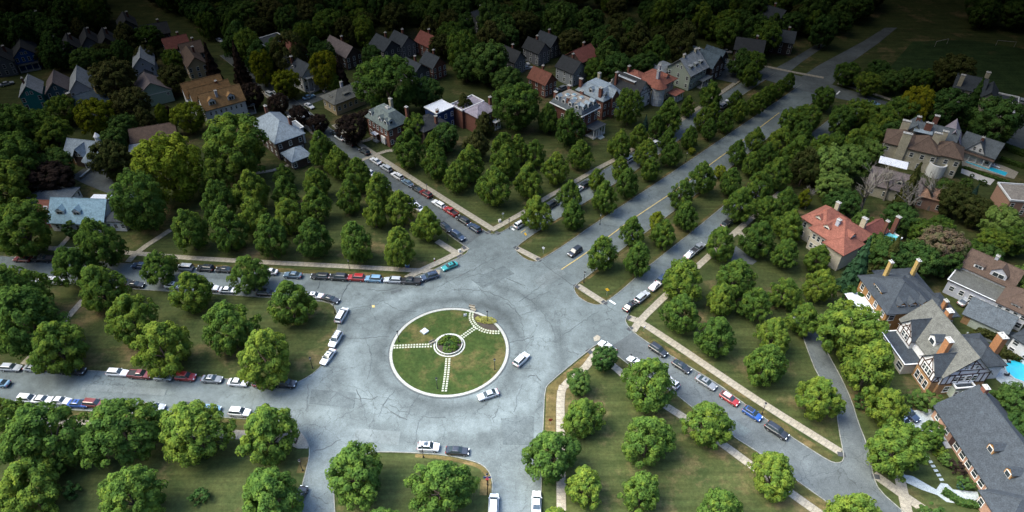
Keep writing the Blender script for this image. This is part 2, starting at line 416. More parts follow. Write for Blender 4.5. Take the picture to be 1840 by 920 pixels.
# painted lines
structure(ribbon(smooth_line(P([(1009,484.5),(1055,454),(1100,421),(1127,400.5),(1170,371.5),(1212,344),(1277,295),(1320,264),(1345,245),(1400,203)]), 1), .28, 0, .125).obj('centre_line', [YELP]))
structure(ribbon(P([(936,418),(944,413)]), .2, 0, .125).obj('centre_line', [YELP]))
for a, c in (((1095,540),(1106,547)), ((1503,170),(1509,164)), ((920,411),(924,414)), ((1312,118),(1322,121))):
    structure(ribbon(P([a, c]), .5, 0, .13).obj('stop_line', [WHIP]))
structure(polygon(P([(1066,607),(1073,602),(1079,606),(1077,612),(1068,614)]), .122, 'concrete_patch', CONC))
structure(polygon(P([(702,524),(721,519),(722,523),(703,529)]), .122, 'tar_patch', SEAM))
structure(polygon(P([(668,549),(673,549),(674,553),(669,553)]), .122, 'manhole_mark', YELP))
# repaired rectangles in the asphalt, a shade off the old surface
PATCH = [asphalt_mat('repair_asphalt', (.088, .108, .110), .2, False), asphalt_mat('pale_repair_asphalt', (.128, .152, .152), .2, False)]
for k, q in enumerate(([(846,503),(905,478),(925,492),(868,519)], [(958,505),(1000,480),(1018,492),(975,520)], [(560,700),(640,706),(636,735),(556,726)], [(640,770),(720,776),(716,800),(634,792)],
    [(900,752),(960,748),(958,800),(904,800)], [(1150,372),(1180,352),(1192,359),(1162,380)], [(300,486),(420,495),(416,503),(298,494)], [(150,690),(300,700),(296,712),(146,702)], [(1290,735),(1350,775),(1335,785),(1276,745)])):
    structure(polygon(P(q), .1135 + .0004*k, 'asphalt_patch', PATCH[k % 2]))
# tar-filled cracks in the plaza, as one object
SEAMS = [[(585,693),(607,710),(650,718),(690,712)],[(657,690),(667,712),(692,734),(732,755)],[(700,728),(725,740),(760,750),(800,752)],[(712,698),(690,724),(672,765),(668,785)],
 [(752,706),(742,726),(732,752)],[(760,748),(748,770),(745,800)],[(807,735),(800,770),(797,790)],[(554,690),(551,720),(551,768),(558,800)],[(551,780),(575,745),(610,700)],
 [(655,608),(670,640),(660,680)],[(612,606),(650,609),(700,605)],[(690,543),(715,557),(750,560)],[(640,492),(618,520),(612,540)],[(580,495),(570,520)],[(735,501),(720,515),(688,525),(660,520)],
 [(688,525),(690,545),(640,553),(625,556)],[(760,530),(800,522),(850,520),(890,528),(920,545),(935,570)],[(785,516),(830,495),(880,468),(895,462)],[(835,500),(870,490),(915,515)],
 [(920,522),(945,533),(975,560),(995,595),(1000,615)],[(1000,612),(1035,585),(1075,560)],[(932,543),(965,520),(985,505)],[(951,540),(985,525),(1010,508)],[(960,458),(975,475),(1010,500),(1050,525)],
 [(1000,615),(1020,632),(1040,636)],[(880,480),(910,500),(945,515)],[(615,722),(630,715)],[(910,545),(930,560),(940,590),(942,615)],[(612,790),(590,806),(562,812)],[(880,800),(885,770),(893,735)],
 [(875,580),(915,570),(960,560)],[(975,690),(960,670),(935,690),(925,740)],[(860,515),(880,540)],[(1105,560),(1085,545)],[(560,893),(590,905)],[(905,620),(960,605)],[(640,700),(655,735),(660,760)]]
b = MB(); r2 = random.Random(3)
for s_ in SEAMS:
    L = smooth_line(P(s_), 1); L2 = [L[0]]
    for a, c in zip(L, L[1:]):
        n = max(2, int((c-a).length/.7))
        for k in range(1, n+1): L2.append(a.lerp(c, k/n) + Vector((r2.gauss(0, .17), r2.gauss(0, .17), 0)))
    k = 0
    while k < len(L2) - 1:
        m_ = r2.randint(2, 5)
        if r2.random() < .85: ribbon(L2[k:k+m_+1] if k+m_ < len(L2) else L2[k:], r2.choice((.05, .07, .09, .13, .2)), .05, .119, b)
        k += m_
o = b.obj('road_cracks', [SEAM]); o['kind'] = 'stuff'
# ------------------------------------------------------------------ trees
def leaf_mat(name, c1, c2, c3, trans=.25):
    """leaf colours: differ from tree to tree and from spray to spray"""
    m = bpy.data.materials.new(name); m.use_nodes = True; t = m.node_tree; n = t.nodes; n.clear()
    out = n.new('ShaderNodeOutputMaterial'); oi = n.new('ShaderNodeObjectInfo'); tc = n.new('ShaderNodeTexCoord')
    no = n.new('ShaderNodeTexNoise'); no.noise_dimensions = '4D'; no.inputs['Scale'].default_value = 3.2; no.inputs['Detail'].default_value = 4
    lk(t, tc.outputs['Object'], no.inputs['Vector'])
    ml = n.new('ShaderNodeMath'); ml.operation = 'MULTIPLY'; ml.inputs[1].default_value = 30; lk(t, oi.outputs['Random'], ml.inputs[0]); lk(t, ml.outputs[0], no.inputs['W'])
    r = n.new('ShaderNodeValToRGB'); e = r.color_ramp.elements
    e[0].position = .32; e[0].color = (*c1, 1); e[1].position = .72; e[1].color = (*c3, 1); x = e.new(.5); x.color = (*c2, 1)
    ad = n.new('ShaderNodeMath'); ad.operation = 'MULTIPLY_ADD'; ad.inputs[1].default_value = .24; lk(t, oi.outputs['Random'], ad.inputs[0])
    sb = n.new('ShaderNodeMath'); sb.operation = 'SUBTRACT'; sb.inputs[1].default_value = .12; lk(t, no.outputs['Fac'], sb.inputs[0]); lk(t, sb.outputs[0], ad.inputs[2])
    lk(t, ad.outputs[0], r.inputs['Fac'])
    d = n.new('ShaderNodeBsdfDiffuse'); tr = n.new('ShaderNodeBsdfTranslucent'); mx = n.new('ShaderNodeMixShader'); mx.inputs[0].default_value = trans
    lk(t, r.outputs[0], d.inputs[0]); lk(t, r.outputs[0], tr.inputs[0]); lk(t, d.outputs[0], mx.inputs[1]); lk(t, tr.outputs[0], mx.inputs[2])
    lk(t, mx.outputs[0], out.inputs['Surface'])
    return m
LEAF = {
 'green': leaf_mat('green_leaves', (.056, .112, .026), (.098, .170, .032), (.185, .245, .036), .48),
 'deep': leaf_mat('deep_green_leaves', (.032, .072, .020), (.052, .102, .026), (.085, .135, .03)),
 'lime': leaf_mat('lime_leaves', (.12, .175, .02), (.19, .235, .026), (.26, .29, .035), .45),
 'fresh': leaf_mat('fresh_green_leaves', (.075, .135, .03), (.115, .19, .045), (.17, .245, .06), .35),
 'gold': leaf_mat('yellow_green_leaves', (.075, .10, .01), (.13, .15, .012), (.20, .19, .015), .3),
 'purple': leaf_mat('dark_copper_leaves', (.020, .016, .014), (.034, .024, .020), (.05, .036, .026)),
 'olive': leaf_mat('olive_leaves', (.034, .048, .014), (.055, .065, .02), (.085, .085, .03)),
 'blue': leaf_mat('blue_green_needles', (.02, .05, .04), (.035, .075, .06), (.06, .11, .085), .1),
 'spruce': leaf_mat('spruce_needles', (.016, .045, .022), (.026, .062, .03), (.04, .085, .04), .1),
 'rose': leaf_mat('pinkish_brown_plumes', (.10, .075, .05), (.15, .11, .075), (.10, .12, .05)),
}
BARK = mat('bark', (.075, .06, .048), .95, .3, 4, bump=.4)
DEAD = mat('pale_dead_wood', (.19, .178, .155), .9, .25, 3)
CROWN = {}
def leaf_cloud(pts, nrm, size, rg, name, droop=0.0):
    """one mesh of small folded leaf sprays at the points"""
    n = len(pts)
    nr = nrm + rg.normal(0, .42, (n, 3)); nr /= np.linalg.norm(nr, axis=1)[:, None] + 1e-9
    a = np.cross(nr, rg.normal(0, 1, (n, 3))); a /= np.linalg.norm(a, axis=1)[:, None] + 1e-9
    bb = np.cross(nr, a)
    sz = size * rg.uniform(.5, 1.5, (n, 1)); w = sz * rg.uniform(.55, .95, (n, 1))
    v = np.empty((n, 4, 3))
    v[:, 0] = pts - a*sz; v[:, 1] = pts - bb*w + nr*sz*.25; v[:, 2] = pts + a*sz; v[:, 3] = pts + bb*w - nr*sz*.15
    me = bpy.data.meshes.new(name); me.vertices.add(4*n); me.vertices.foreach_set('co', v.reshape(-1))
    me.loops.add(4*n); me.loops.foreach_set('vertex_index', np.arange(4*n, dtype=np.int32))
    me.polygons.add(n); me.polygons.foreach_set('loop_start', np.arange(0, 4*n, 4, dtype=np.int32))
    me.polygons.foreach_set('loop_total', np.full(n, 4, dtype=np.int32))
    me.update(); me.validate(); return me
def profile(shape, z):
    """crown radius (0..1) at height z in -1..1"""
    if shape == 'egg':    return float(np.interp(z, (-1, -.8, -.5, -.2, .15, .45, .7, .88, 1), (.38, .76, .97, 1.0, .86, .62, .39, .22, .05)))
    if shape == 'round':  return math.sqrt(max(0, 1 - z*z))
    if shape == 'tall':   return math.sqrt(max(0, 1 - z*z)) ** .8 * (1 - .12*z)
    return math.sqrt(max(0, 1 - z*z))
def crown_mesh(shape, seed, n_leaf, n_lobe, size):
    rg = np.random.default_rng(seed); P_ = []; N_ = []; f1, f2, t1, t2 = rg.uniform(0, 6.28, 4)
    lobes = []
    tries = 0
    while len(lobes) < n_lobe and tries < 9000:
        tries += 1
        z = rg.uniform(-.86, .84); pr = profile(shape, z)*rg.uniform(.86, 1.1)
        rad = rg.uniform(.11, .20) * (.8 if z > .55 else 1)
        q = pr - rad*.75
        if q <= 0: q = rg.uniform(0, .08)
        elif rg.random() < .25: q *= rg.uniform(.3, .9)
        a = rg.uniform(0, 2*math.pi); q *= 1 + .13*math.sin(2*a + f1 + z) + .10*math.sin(3*a + f2 - 2*z)
        if shape == 'egg' and z > .45 and math.cos(a - t1) < -.5 and rg.random() < .7: continue
        c = np.array([q*math.cos(a), q*math.sin(a), z])
        if any(np.linalg.norm(c - o[0]) < .62*min(rad, o[1]) for o in lobes): continue
        lobes.append((c, rad))
    lobes.append((np.array([0, 0, .72]), .2)); lobes.append((np.array([rg.uniform(-.15,.15), rg.uniform(-.15,.15), .86]), .15))
    wt = np.array([r*r for _, r in lobes]); cnt = (wt/wt.sum()*n_leaf).astype(int)
    for (c, r), k in zip(lobes, cnt):
        d = rg.normal(0, 1, (k, 3)); d /= np.linalg.norm(d, axis=1)[:, None]
        d[:, 2] = np.where((d[:, 2] < -.2) & (rg.random(k) < .6), -d[:, 2], d[:, 2])
        rr = r * (1 - np.abs(rg.normal(0, .16, k)))
        P_.append(c + d*rr[:, None]*np.array([1, 1, 1.05])); N_.append(d*1.1 + c*.55 + np.array([0, 0, .35]))
    return leaf_cloud(np.concatenate(P_), np.concatenate(N_), size, rg, 'crown')
def conifer_mesh(seed, n):
    rg = np.random.default_rng(seed); z = 1 - 2*np.sqrt(rg.random(n)); rad = (1 - z)/2
    tier = .82 + .18*np.cos(z*26 + rg.uniform(0, 6)); a = rg.uniform(0, 2*math.pi, n); arm = .85 + .15*np.cos(a*7 + np.floor(z*5)*2)
    q = rad*tier*arm*rg.uniform(.72, 1.03, n)
    p = np.stack([q*np.cos(a), q*np.sin(a), z - q*.12], 1)
    nn = np.stack([np.cos(a), np.sin(a), np.full(n, .9)], 1)
    return leaf_cloud(p, nn, .085, rg, 'crown')
for sh, cnt_, nl, nlo, sz in (('egg', 12, 15000, 150, .036), ('round', 5, 17000, 160, .035), ('tall', 3, 18000, 180, .032), ('bush', 3, 2600, 40, .08)):
    CROWN[sh] = [crown_mesh(sh if sh != 'bush' else 'round', 11*k + nlo, nl, nlo, sz) for k in range(cnt_)]
CROWN['cone'] = [conifer_mesh(90 + k, 4200) for k in range(2)]
def trunk_mesh(seed):
    r = random.Random(seed); b = MB()
    b.tube((0,0,-.12), (0,0,.34), .105, .075, 8); b.tube((0,0,.3), (r.uniform(-.05,.05), r.uniform(-.05,.05), .85), .075, .03, 6)
    for k in range(6):
        a = k*1.05 + r.uniform(-.3, .3); h = r.uniform(.25, .55)
        b.tube((0,0,h), (.5*math.cos(a), .5*math.sin(a), h + r.uniform(.2, .4)), .045, .012, 5)
    return b.mesh('trunk', [BARK], True)
TRUNK = [trunk_mesh(k) for k in range(4)]
def bare_mesh(seed):
    r = random.Random(seed); b = MB()
    def br(p, d, ln, rad, lev):
        q = p + d*ln; b.tube(p, q, rad, rad*.65, 5 if lev < 2 else 3)
        if lev >= 4: return
        for k in range(3 if lev else 5):
            dd = (d + Vector((r.uniform(-1,1), r.uniform(-1,1), r.uniform(-.3,.7)))*(.75 if lev else .6)).normalized()
            br(p + d*ln*r.uniform(.55, 1), dd, ln*r.uniform(.55, .8), rad*.53, lev + 1)
    br(Vector((0,0,-.05)), Vector((r.uniform(-.1,.1), r.uniform(-.1,.1), 1)).normalized(), .34, .03, 0)
    return b.mesh('branches', [DEAD])
BARE = [bare_mesh(k) for k in (4, 9, 15)]
CROWN_MAT = {}
def crown_for(shape, leaf, k):
    key = (shape, leaf, k % len(CROWN[shape]))
    if key not in CROWN_MAT:
        me = CROWN[shape][key[2]].copy(); me.name = 'crown'; me.materials.append(LEAF[leaf]); CROWN_MAT[key] = me
    return CROWN_MAT[key]
ASPECT = {'egg': 1.42, 'round': 1.05, 'tall': 1.55, 'bush': .85, 'cone': 2.0}
TREE_POS = []
def tree_at(cx, top, w, shape='egg', leaf='green', asp=None):
    """ground position, crown radius and half height of the tree whose crown shows w px wide with its top at (cx, top)"""
    k = asp or ASPECT[shape]; cb = .16; w = w*.96
    yc = top + w*.6
    for _ in range(6):
        hc = 4.0
        p = U(cx, yc, hc); d = p.y*CP + (CAM_H - hc)*SP; s = F_PX/d
        r = w/2/s; bb = r*k; hc = bb*(1 + cb) if shape not in ('bush', 'cone') else bb*.95
        p = U(cx, yc, hc); d = p.y*CP + (CAM_H - hc)*SP; s = F_PX/d
        e = math.atan2(CAM_H - hc, p.y)
        yc = top + s*math.sqrt((r*math.sin(e))**2 + (bb*math.cos(e))**2)*.96
    return p.x, p.y, r, bb, hc
_tn = [0]
NAMES = {'egg': 'parkway_tree', 'round': 'broad_tree', 'tall': 'tall_tree', 'bush': 'shrub', 'cone': 'conifer'}
def plant(x, y, r, bb, hc, shape, leaf, label, cat, group, name=None):
    _tn[0] += 1; k = _tn[0]
    t = thing(name or NAMES[shape], label, cat, (x, y, 0), 0, group)
    a = rnd.uniform(0, 6.28); f = rnd.uniform(.92, 1.06)
    c = put('crown', crown_for(shape, leaf, k*5 + 1), t, (0, 0, hc), a); c.scale = (r*f*1.03, r*1.03/f, bb)
    if shape != 'bush':
        tr = put('trunk', TRUNK[k % 4], t, (0, 0, 0), a)
        hh = hc*(1.15 if shape != 'cone' else .9); tr.scale = (r*.75, r*.75, hh)
    TREE_POS.append((x, y, r))
    return t
def grove(place, lst, kind='green tree', cat='tree', group=None, asp=None):
    """trees of one place; labels count them from left to right"""
    n = len(lst); items = sorted(lst, key=lambda q: q[0])
    # split into front / middle / back thirds so that each label can be found
    rows = sorted(items, key=lambda q: -(q[1] + q[2]))
    nr = 1 if n <= 6 else 2 if n <= 14 else 3
    nr = min(nr, 5); per = math.ceil(n/nr); rn = {1: ['single '], 2: ['front ', 'back '], 3: ['front ', 'middle ', 'back ']}[nr]
    for i in range(nr):
        row = sorted(rows[i*per:(i+1)*per], key=lambda q: q[0])
        for j, q in enumerate(row):
            sh = q[3] if len(q) > 3 else 'egg'; lf = q[4] if len(q) > 4 else 'green'
            kd = q[5] if len(q) > 5 else kind
            o = 'only one' if len(row) == 1 else f'{ORD[j]} from the left'
            lab = f'{kd} {place}, {rn[i]}row, {o}'
            if len(q) > 5 and len(q) > 6: lab = q[6]
            x, y, r, bb, hc = tree_at(q[0], q[1], q[2], sh, lf, asp if sh == 'egg' else None)
            plant(x, y, r, bb, hc, sh, lf, lab, 'bush' if sh == 'bush' else 'tree', group or f'trees {place}')
grove('on the lawn at the lower left', [(2,712,88),(80,712,132),(218,705,126),(346,712,116),(480,722,105),(48,821,110),(230,834,112),(485,837,110)], asp=1.08)
grove('on the lower left lawn', [(358,878,35,'bush','deep'),(127,866,36,'bush','deep')], 'small dark young bush')
grove('on the median between the left avenues', [(20,470,100),(42,508,115),(102,570,92),(177,470,80),(234,525,82),(289,573,92),(343,484,68),(410,537,87),(475,586,96),(521,500,76),(128,438,68),(285,447,60),(446,455,65)], asp=1.2)
grove('on the small median at the bottom', [(636,794,105,'egg','green'),(789,818,107),(688,909,72)], asp=1.15)
grove('on the lawn right of the bottom street', [(1048,710,72),(990,765,95),(1050,836,70),(1164,741,88),(1153,844,72),(1274,715,83),(1294,874,76),(1167,637,92),(1391,808,80),(999,910,62),(1535,878,92)], asp=1.18)
grove('at the lawn corner by the roundabout', [(1086,622,47,'round','deep'),(1040,664,48,'round','deep')], 'small dark tree')
grove('in the grove above the lower right street', [(1474,672,75),(1447,542,55),(1476,481,54),(1411,496,52),(1378,614,70),(1392,567,62),(1228,459,72),(1225,525,64),(1289,565,66),(1296,507,52),(1322,463,65),(1358,513,56),(1296,404,54),(1365,394,58),(1420,374,52),(1412,425,50),(1470,436,46),(1378,350,46)], asp=1.28)
grove('on the slope above the right service road', [(1330,335,50),(1364,305,48),(1412,334,48),(1395,282,46),(1432,243,52),(1405,225,45),(1448,262,55,'egg','olive'),(1475,240,45),(1500,235,45),(1530,230,50),(1440,215,45)])
grove('on the right-hand avenue median', [(1083,421,52),(1147,432,50),(1137,387,44),(1193,391,44),(1225,322,42),(1233,360,42),(1262,289,46),(1314,300,40),(1326,250,36),(1352,270,36),(1358,228,34),(1378,255,36),(1181,378,30,'egg','lime'),(1294,297,24,'round','lime')])
grove('on the left-hand avenue median', [(965,350,50),(1030,358,42),(1024,322,42),(1087,323,46),(1072,301,32),(1128,300,42),(1115,280,34),(1163,248,40),(1170,281,34),(1207,252,36),(1201,230,32),(1240,225,32),(1275,212,30),(1263,192,32),(1305,195,32),(1331,178,30),(1359,166,30),(1384,150,26),(1400,143,24),(1418,130,24),(1243,265,13,'round','lime')])
grove('in front gardens along the far service road', [(1115,232,42),(1148,222,36),(1202,176,48),(1236,172,28),(1280,183,28),(1322,162,26),(1130,160,44,'tall'),(1277,145,42),(1350,110,34),(1375,155,28),(1180,205,34)])
grove('on the triangular lawn at the top centre', [(735,232,52),(782,255,50),(779,234,38),(823,285,46),(843,259,52),(856,231,42,'egg','olive'),(888,297,56),(908,258,48),(905,236,45),(950,291,50),(1000,271,46),(1043,250,42),(962,250,38),(930,240,40),(1024,195,50),(833,168,38,'egg','olive'),(800,222,50,'round','deep'),(870,200,34,'egg','olive')])
grove('on the left lawn beside the side street', [(338,372,62),(407,369,64),(485,382,62),(563,389,58),(638,395,60),(717,404,58),(455,352,55),(518,353,54),(673,357,42),(720,340,50),(768,370,50),(568,335,50),(393,320,60),(450,303,60),(512,315,46),(567,299,46),(627,323,46),(680,308,52),(643,281,48),(608,262,46),(577,233,52),(510,294,34),(385,284,55)])
Y = 'broad yard tree'
for q in [(38,362,98,'round','green','wide leafy tree before the blue-roofed house'),(177,388,72,'egg','green','dense green tree beside the blue-roofed house front'),
 (248,308,85,'tall','green','tall two-lobed tree right of the blue-roofed house',1.3),(300,243,105,'tall','lime','tallest bright yellow-green tree below the ranch house',1.15),
 (422,207,108,'round','green','very broad tree in front of the white three-gabled house'),(197,253,66,'round','olive','dark olive tree right of the round-turreted cottage'),
 (90,290,80,'round','purple','big dark copper beech above the grey garage roof',.72),(103,266,55,'round','deep','low tree left of the round-turreted cottage'),
 (15,188,90,'round','green','outermost tree of the left wood, at the photo edge'),(62,196,72,'round','green','tree of the left wood below the teal house'),(98,215,60,'round','green','rightmost tree of the left wood above the turreted cottage'),
 (22,240,95,'round','green','dark wood tree left of the copper beech'),(8,290,88,'round','green','lowest dark tree of the left wood'),(130,396,36,'bush','deep','dark round bush against the blue-roofed house wall'),
 (339,184,54,'round','lime','yellow-green tree at the left end of the white three-gabled house'),(173,177,68,'round','gold','golden green tree over the slate roof with yellow chimneys'),
 (113,172,52,'round','green','tree between the teal house and the blue house'),(237,158,62,'round','olive','tree with a tufted crown left of the mint house'),(260,192,36,'egg','olive','narrow tree below the mint house'),
 (290,186,28,'egg','lime','slim bright tree left of the yellow-green tree'),(303,190,22,'egg','purple','dark narrow purple tree beside the white house'),(222,205,48,'round','deep','dark tree above the brown-roofed ranch house'),(205,230,48,'round','deep','shaded tree left of the ranch house'),
 (311,117,50,'round','olive','tree between the mint house and the brown gabled house'),(205,108,76,'round','olive','broad dim tree left of the lavender house'),(72,86,24,'egg','olive','dim tree right of the vivid blue house'),
 (262,82,40,'round','olive','dim tree behind the lavender house'),(382,80,52,'cone','purple','first dark pointed tree by the far cross street'),(428,76,40,'cone','purple','second dark pointed tree by the far cross street'),
 (470,92,42,'tall','gold','yellowish tree left of the columned white house'),(515,126,50,'round','gold','yellow-green tree before the columned white house'),(584,92,46,'tall','gold','tall yellow-green tree right of the columned white house'),(603,132,26,'egg','green','small tree below the tall yellow-green one'),
 (612,100,36,'cone','purple','dark pointed tree beside the tall yellow-green one'),(450,150,46,'round','purple','dark street tree right of the white three-gabled house'),(500,168,38,'round','purple','dark copper tree by the side street bend'),(538,190,40,'round','purple','dark copper tree above the slate hipped house'),(572,205,35,'round','purple','dark copper tree right of the slate hipped house'),(632,205,54,'round','purple','dark copper tree left of the brick mansard house'),(660,196,36,'round','purple','dark tree behind the brick mansard house'),
 (696,102,100,'round','green','huge broad tree behind the brick mansard house'),(765,140,56,'round','deep','dark tree above the white flat roof'),(880,76,72,'round','deep','large dark tree behind the triangular lawn'),(838,96,50,'round','deep','dark tree behind the lavender roof'),
 (928,150,80,'round','green','big rounded tree left of the brick terrace house'),(912,122,54,'round','deep','tree above the big rounded tree'),(985,185,40,'egg','green','tree touching the brick terrace house'),(1070,105,44,'round','green','tree right of the dark-roofed white cottage'),(1160,206,17,'cone','blue','small blue spruce in front of the dark gabled house'),
 (1110,96,54,'round','deep','dim tree behind the red turreted house'),(1150,98,46,'round','deep','dim tree left of the big white house'),
 (745,205,46,'round','green','tree hugging the brick mansard house'),(700,222,30,'bush','deep','bush under the brick mansard house corner')]:
    x, y, r, bb, hc = tree_at(*q[:3], q[3], q[4], q[6] if len(q) > 6 else None); plant(x, y, r, bb, hc, q[3], q[4], q[5], 'bush' if q[3] == 'bush' else 'tree', 'yard trees on the left')
for q in [(1490,262,74,'round','fresh','bright round tree left of the stone mansion'),(1497,308,56,'round','fresh','bright tree below the round one left of the mansion'),(1530,262,62,'round','fresh','bright tree beside the stone mansion wall'),(1562,250,48,'round','fresh','bright tree touching the stone mansion corner'),
 (1446,338,28,'egg','gold','small yellowish tree above the red-tiled house'),(1548,375,38,'egg','fresh','small lime tree behind the red-tiled house'),(1617,366,56,'round','deep','dark green tree behind the red-tiled house wing'),(1635,292,56,'cone','olive','dark olive evergreen before the stone mansion'),
 (1655,393,48,'round','green','leafy tree right of the red-tiled house'),(1690,388,42,'round','green','leafy tree below the terracotta roof'),(1690,408,78,'round','rose','pinkish brown plumed tree above the dark yews'),(1715,330,60,'round','olive','olive tree right of the terracotta roof'),(1752,352,56,'round','olive','olive tree below the gravel court'),
 (1797,370,66,'round','fresh','bright wide tree under the white-edged flat roof'),(1785,412,52,'round','green','green tree below the bright wide one'),(1826,405,56,'round','green','green tree at the right photo edge'),(1740,430,52,'round','green','green tree right of the plumed tree'),(1770,440,56,'round','deep','dark tree above the brown-roofed white house'),
 (1598,430,66,'round','deep','left dark yew behind the orange brick house'),(1646,434,70,'round','deep','right dark yew behind the orange brick house'),(1696,438,60,'round','deep','dark yew left of the brown-roofed white house'),(1575,420,50,'round','deep','dark tree below the red-tiled house'),(1600,420,54,'cone','olive','bronze evergreen below the turquoise terrace'),(1545,425,62,'cone','spruce','tall spruce left of the orange brick house'),(1832,478,52,'round','fresh','bright tree at the right edge above the garage'),
 (1531,512,42,'bush','deep','round bush at the orange brick house corner'),(1566,604,88,'egg','green','big tree in front of the half-timbered house'),(1528,543,105,'round','green','widest tree below the orange brick house'),(1596,693,64,'egg','green','tree between lane and pale driveway'),(1610,760,100,'round','green','large tree over the stepping stone lawn'),
 (1547,707,30,'bush','deep','small shrub at the lane edge'),(1673,758,48,'round','green','feathery tree on the pale driveway'),(1665,697,48,'bush','deep','shrub at the half-timbered house foot'),(1825,692,64,'round','deep','tree right of the half-timbered house'),(1790,700,50,'bush','deep','bush right of the half-timbered house'),(1790,748,34,'bush','green','bright bush behind the dark slate house'),
 (1640,700,36,'bush','deep','left bush at the half-timbered house foot'),(1700,716,30,'bush','deep','bush between half-timbered and dark slate house'),(1700,815,26,'bush','fresh','yellow bush by the dark slate house wall'),(1722,830,30,'bush','purple','dark red bush by the dark slate house wall'),(1690,800,26,'bush','green','green bush by the dark slate house wall'),(1735,855,30,'bush','deep','bush above the pale terrace'),(1675,905,50,'bush','deep','dark bush at the bottom right corner'),(1726,866,16,'bush','blue','grey-blue bush on the pale terrace'),
 (1830,740,60,'round','deep','dark tree at the right edge behind the slate house'),(1820,780,40,'bush','green','bush at the right edge'),
 (1747,312,9,'bush','deep','first small topiary ball on the gravel court'),(1766,322,14,'bush','deep','second larger topiary ball on the gravel court'),(1755,330,13,'cone','blue','blue cypress by the gravel court'),(1738,320,24,'bush','deep','dark bush below the gravel court'),(1700,322,40,'round','deep','dark tree between mansion and gravel court'),
 (1648,155,50,'tall','gold','vivid yellow-green tree above the stone mansion'),(1620,173,58,'round','green','tree left of the vivid yellow-green one'),(1692,120,42,'round','olive','olive dim tree left of the far white mansion'),(1715,98,62,'round','olive','dim tree behind the far white mansion'),(1750,142,42,'cone','deep','dark pointed tree before the far white mansion'),(1790,175,84,'round','deep','big dark round tree right of the pool house'),(1700,160,70,'round','deep','broad dark tree above the stone mansion'),
 (1740,205,34,'round','deep','small dark tree by the right side street'),(1640,205,26,'cone','spruce','slim spruce behind the stone mansion'),(1710,208,18,'cone','spruce','small spruce by the slate gables'),(1522,112,42,'round','green','tree at the far crossing corner'),(1560,130,42,'round','green','dim tree right of the far crossing'),(1578,108,40,'round','deep','dim tree behind the far crossing'),(1600,126,42,'round','deep','dim tree by the sports field corner'),(1630,122,40,'round','deep','dim tree below the sports field'),(1658,124,40,'round','green','dim tree on the sports field edge'),
 (1545,178,52,'round','green','tree below the far crossing'),(1450,188,50,'round','green','tree left of the far crossing road end'),(1480,156,42,'round','green','tree at the median end by the far crossing'),(1512,190,52,'round','green','tree right of the median end'),(1585,190,54,'round','green','tree above the bright round trees'),(1562,222,50,'round','green','tree left of the mansion roof'),(1420,195,42,'round','green','tree beside the avenue near the crossing'),(1605,215,46,'round','deep','dark tree touching the mansion roof'),(1460,290,40,'round','deep','dark tree in the hollow left of the bright trees'),(1520,340,50,'round','deep','shaded tree above the red-tiled house'),(1500,345,40,'round','deep','shaded small tree above the red-tiled roof')]:
    x, y, r, bb, hc = tree_at(*q[:3], q[3], q[4], q[6] if len(q) > 6 else None); plant(x, y, r, bb, hc, q[3], q[4], q[5], 'bush' if q[3] == 'bush' else 'tree', 'yard trees on the right')
for k, (cx, cy, h, lab) in enumerate([(1545,378,20,'pale leafless tree left of the slate-brown wing'),(1620,392,18,'pale leafless tree in front of the stone mansion'),(1668,378,17,'pale leafless tree right of the dark evergreen'),(1588,360,14,'thin leafless tree below the white awning'),(1447,375,10,'leafless tree above the red-tiled roof')]):
    p = U(cx, cy); t = thing('bare_tree', lab, 'tree', (p.x, p.y, 0), 0, 'leafless trees')
    o = put('branches', BARE[k % 3], t, (0, 0, 0), k*1.3); o.scale = (h, h, h)
# ------------------------------------------------------------------ cars
GLASS = mat('dark_glass', (.03, .045, .052), .08, .1, 1, spec=.8)
TYRE = mat('tyre_rubber', (.018, .018, .019), .85, .2, 4)
RIM = mat('alloy_rim', (.45, .46, .48), .35, .1, 3, metal=.7)
TRIM = mat('car_trim', (.02, .021, .023), .6, .1, 3)
LAMP = mat('headlight_glass', (.7, .75, .78), .15, .05, 3, spec=.7)
TAIL = mat('tail_light_red', (.38, .02, .018), .25, .1, 3)
def paint(name, c, rough=.3):
    m = mat(name, c, rough, .05, .8, spec=.6); m.node_tree.nodes['Principled BSDF'].inputs['Coat Weight'].default_value = .5
    m.node_tree.nodes['Principled BSDF'].inputs['Coat Roughness'].default_value = .12; return m
PAINT = {'white': paint('white_car_paint', (.60, .62, .64)), 'silver': paint('silver_car_paint', (.34, .37, .40)), 'grey': paint('grey_car_paint', (.17, .185, .2)),
 'black': paint('black_car_paint', (.016, .018, .021)), 'dark blue': paint('dark_blue_car_paint', (.025, .045, .085)), 'blue': paint('blue_car_paint', (.015, .07, .28)),
 'red': paint('red_car_paint', (.27, .02, .02)), 'dark red': paint('dark_red_car_paint', (.14, .018, .017)), 'teal': paint('teal_car_paint', (.018, .24, .24)), 'blue-grey': paint('blue_grey_car_paint', (.09, .14, .19)), 'light blue': paint('light_blue_car_paint', (.14, .26, .38))}
SPEC = {  # length, width, height, belt, hood z, cabin base x0,x1, roof x0,x1, tail z
 'sedan': (4.7, 1.80, 1.45, .95, .88, -1.75, .95, -.95, .25, .98), 'suv': (4.7, 1.88, 1.74, 1.08, 1.02, -2.25, 1.05, -1.95, .35, 1.08),
 'hatchback': (4.2, 1.76, 1.5, .98, .9, -2.0, .95, -1.55, .2, .98), 'minivan': (4.95, 1.92, 1.76, 1.05, .95, -2.4, 1.5, -2.15, .55, 1.05),
 'pickup': (5.5, 1.95, 1.82, 1.12, 1.1, -.75, 1.2, -.55, .55, 1.12), 'station wagon': (4.75, 1.8, 1.5, .95, .88, -2.25, .95, -1.95, .2, .96)}
CAR = {}
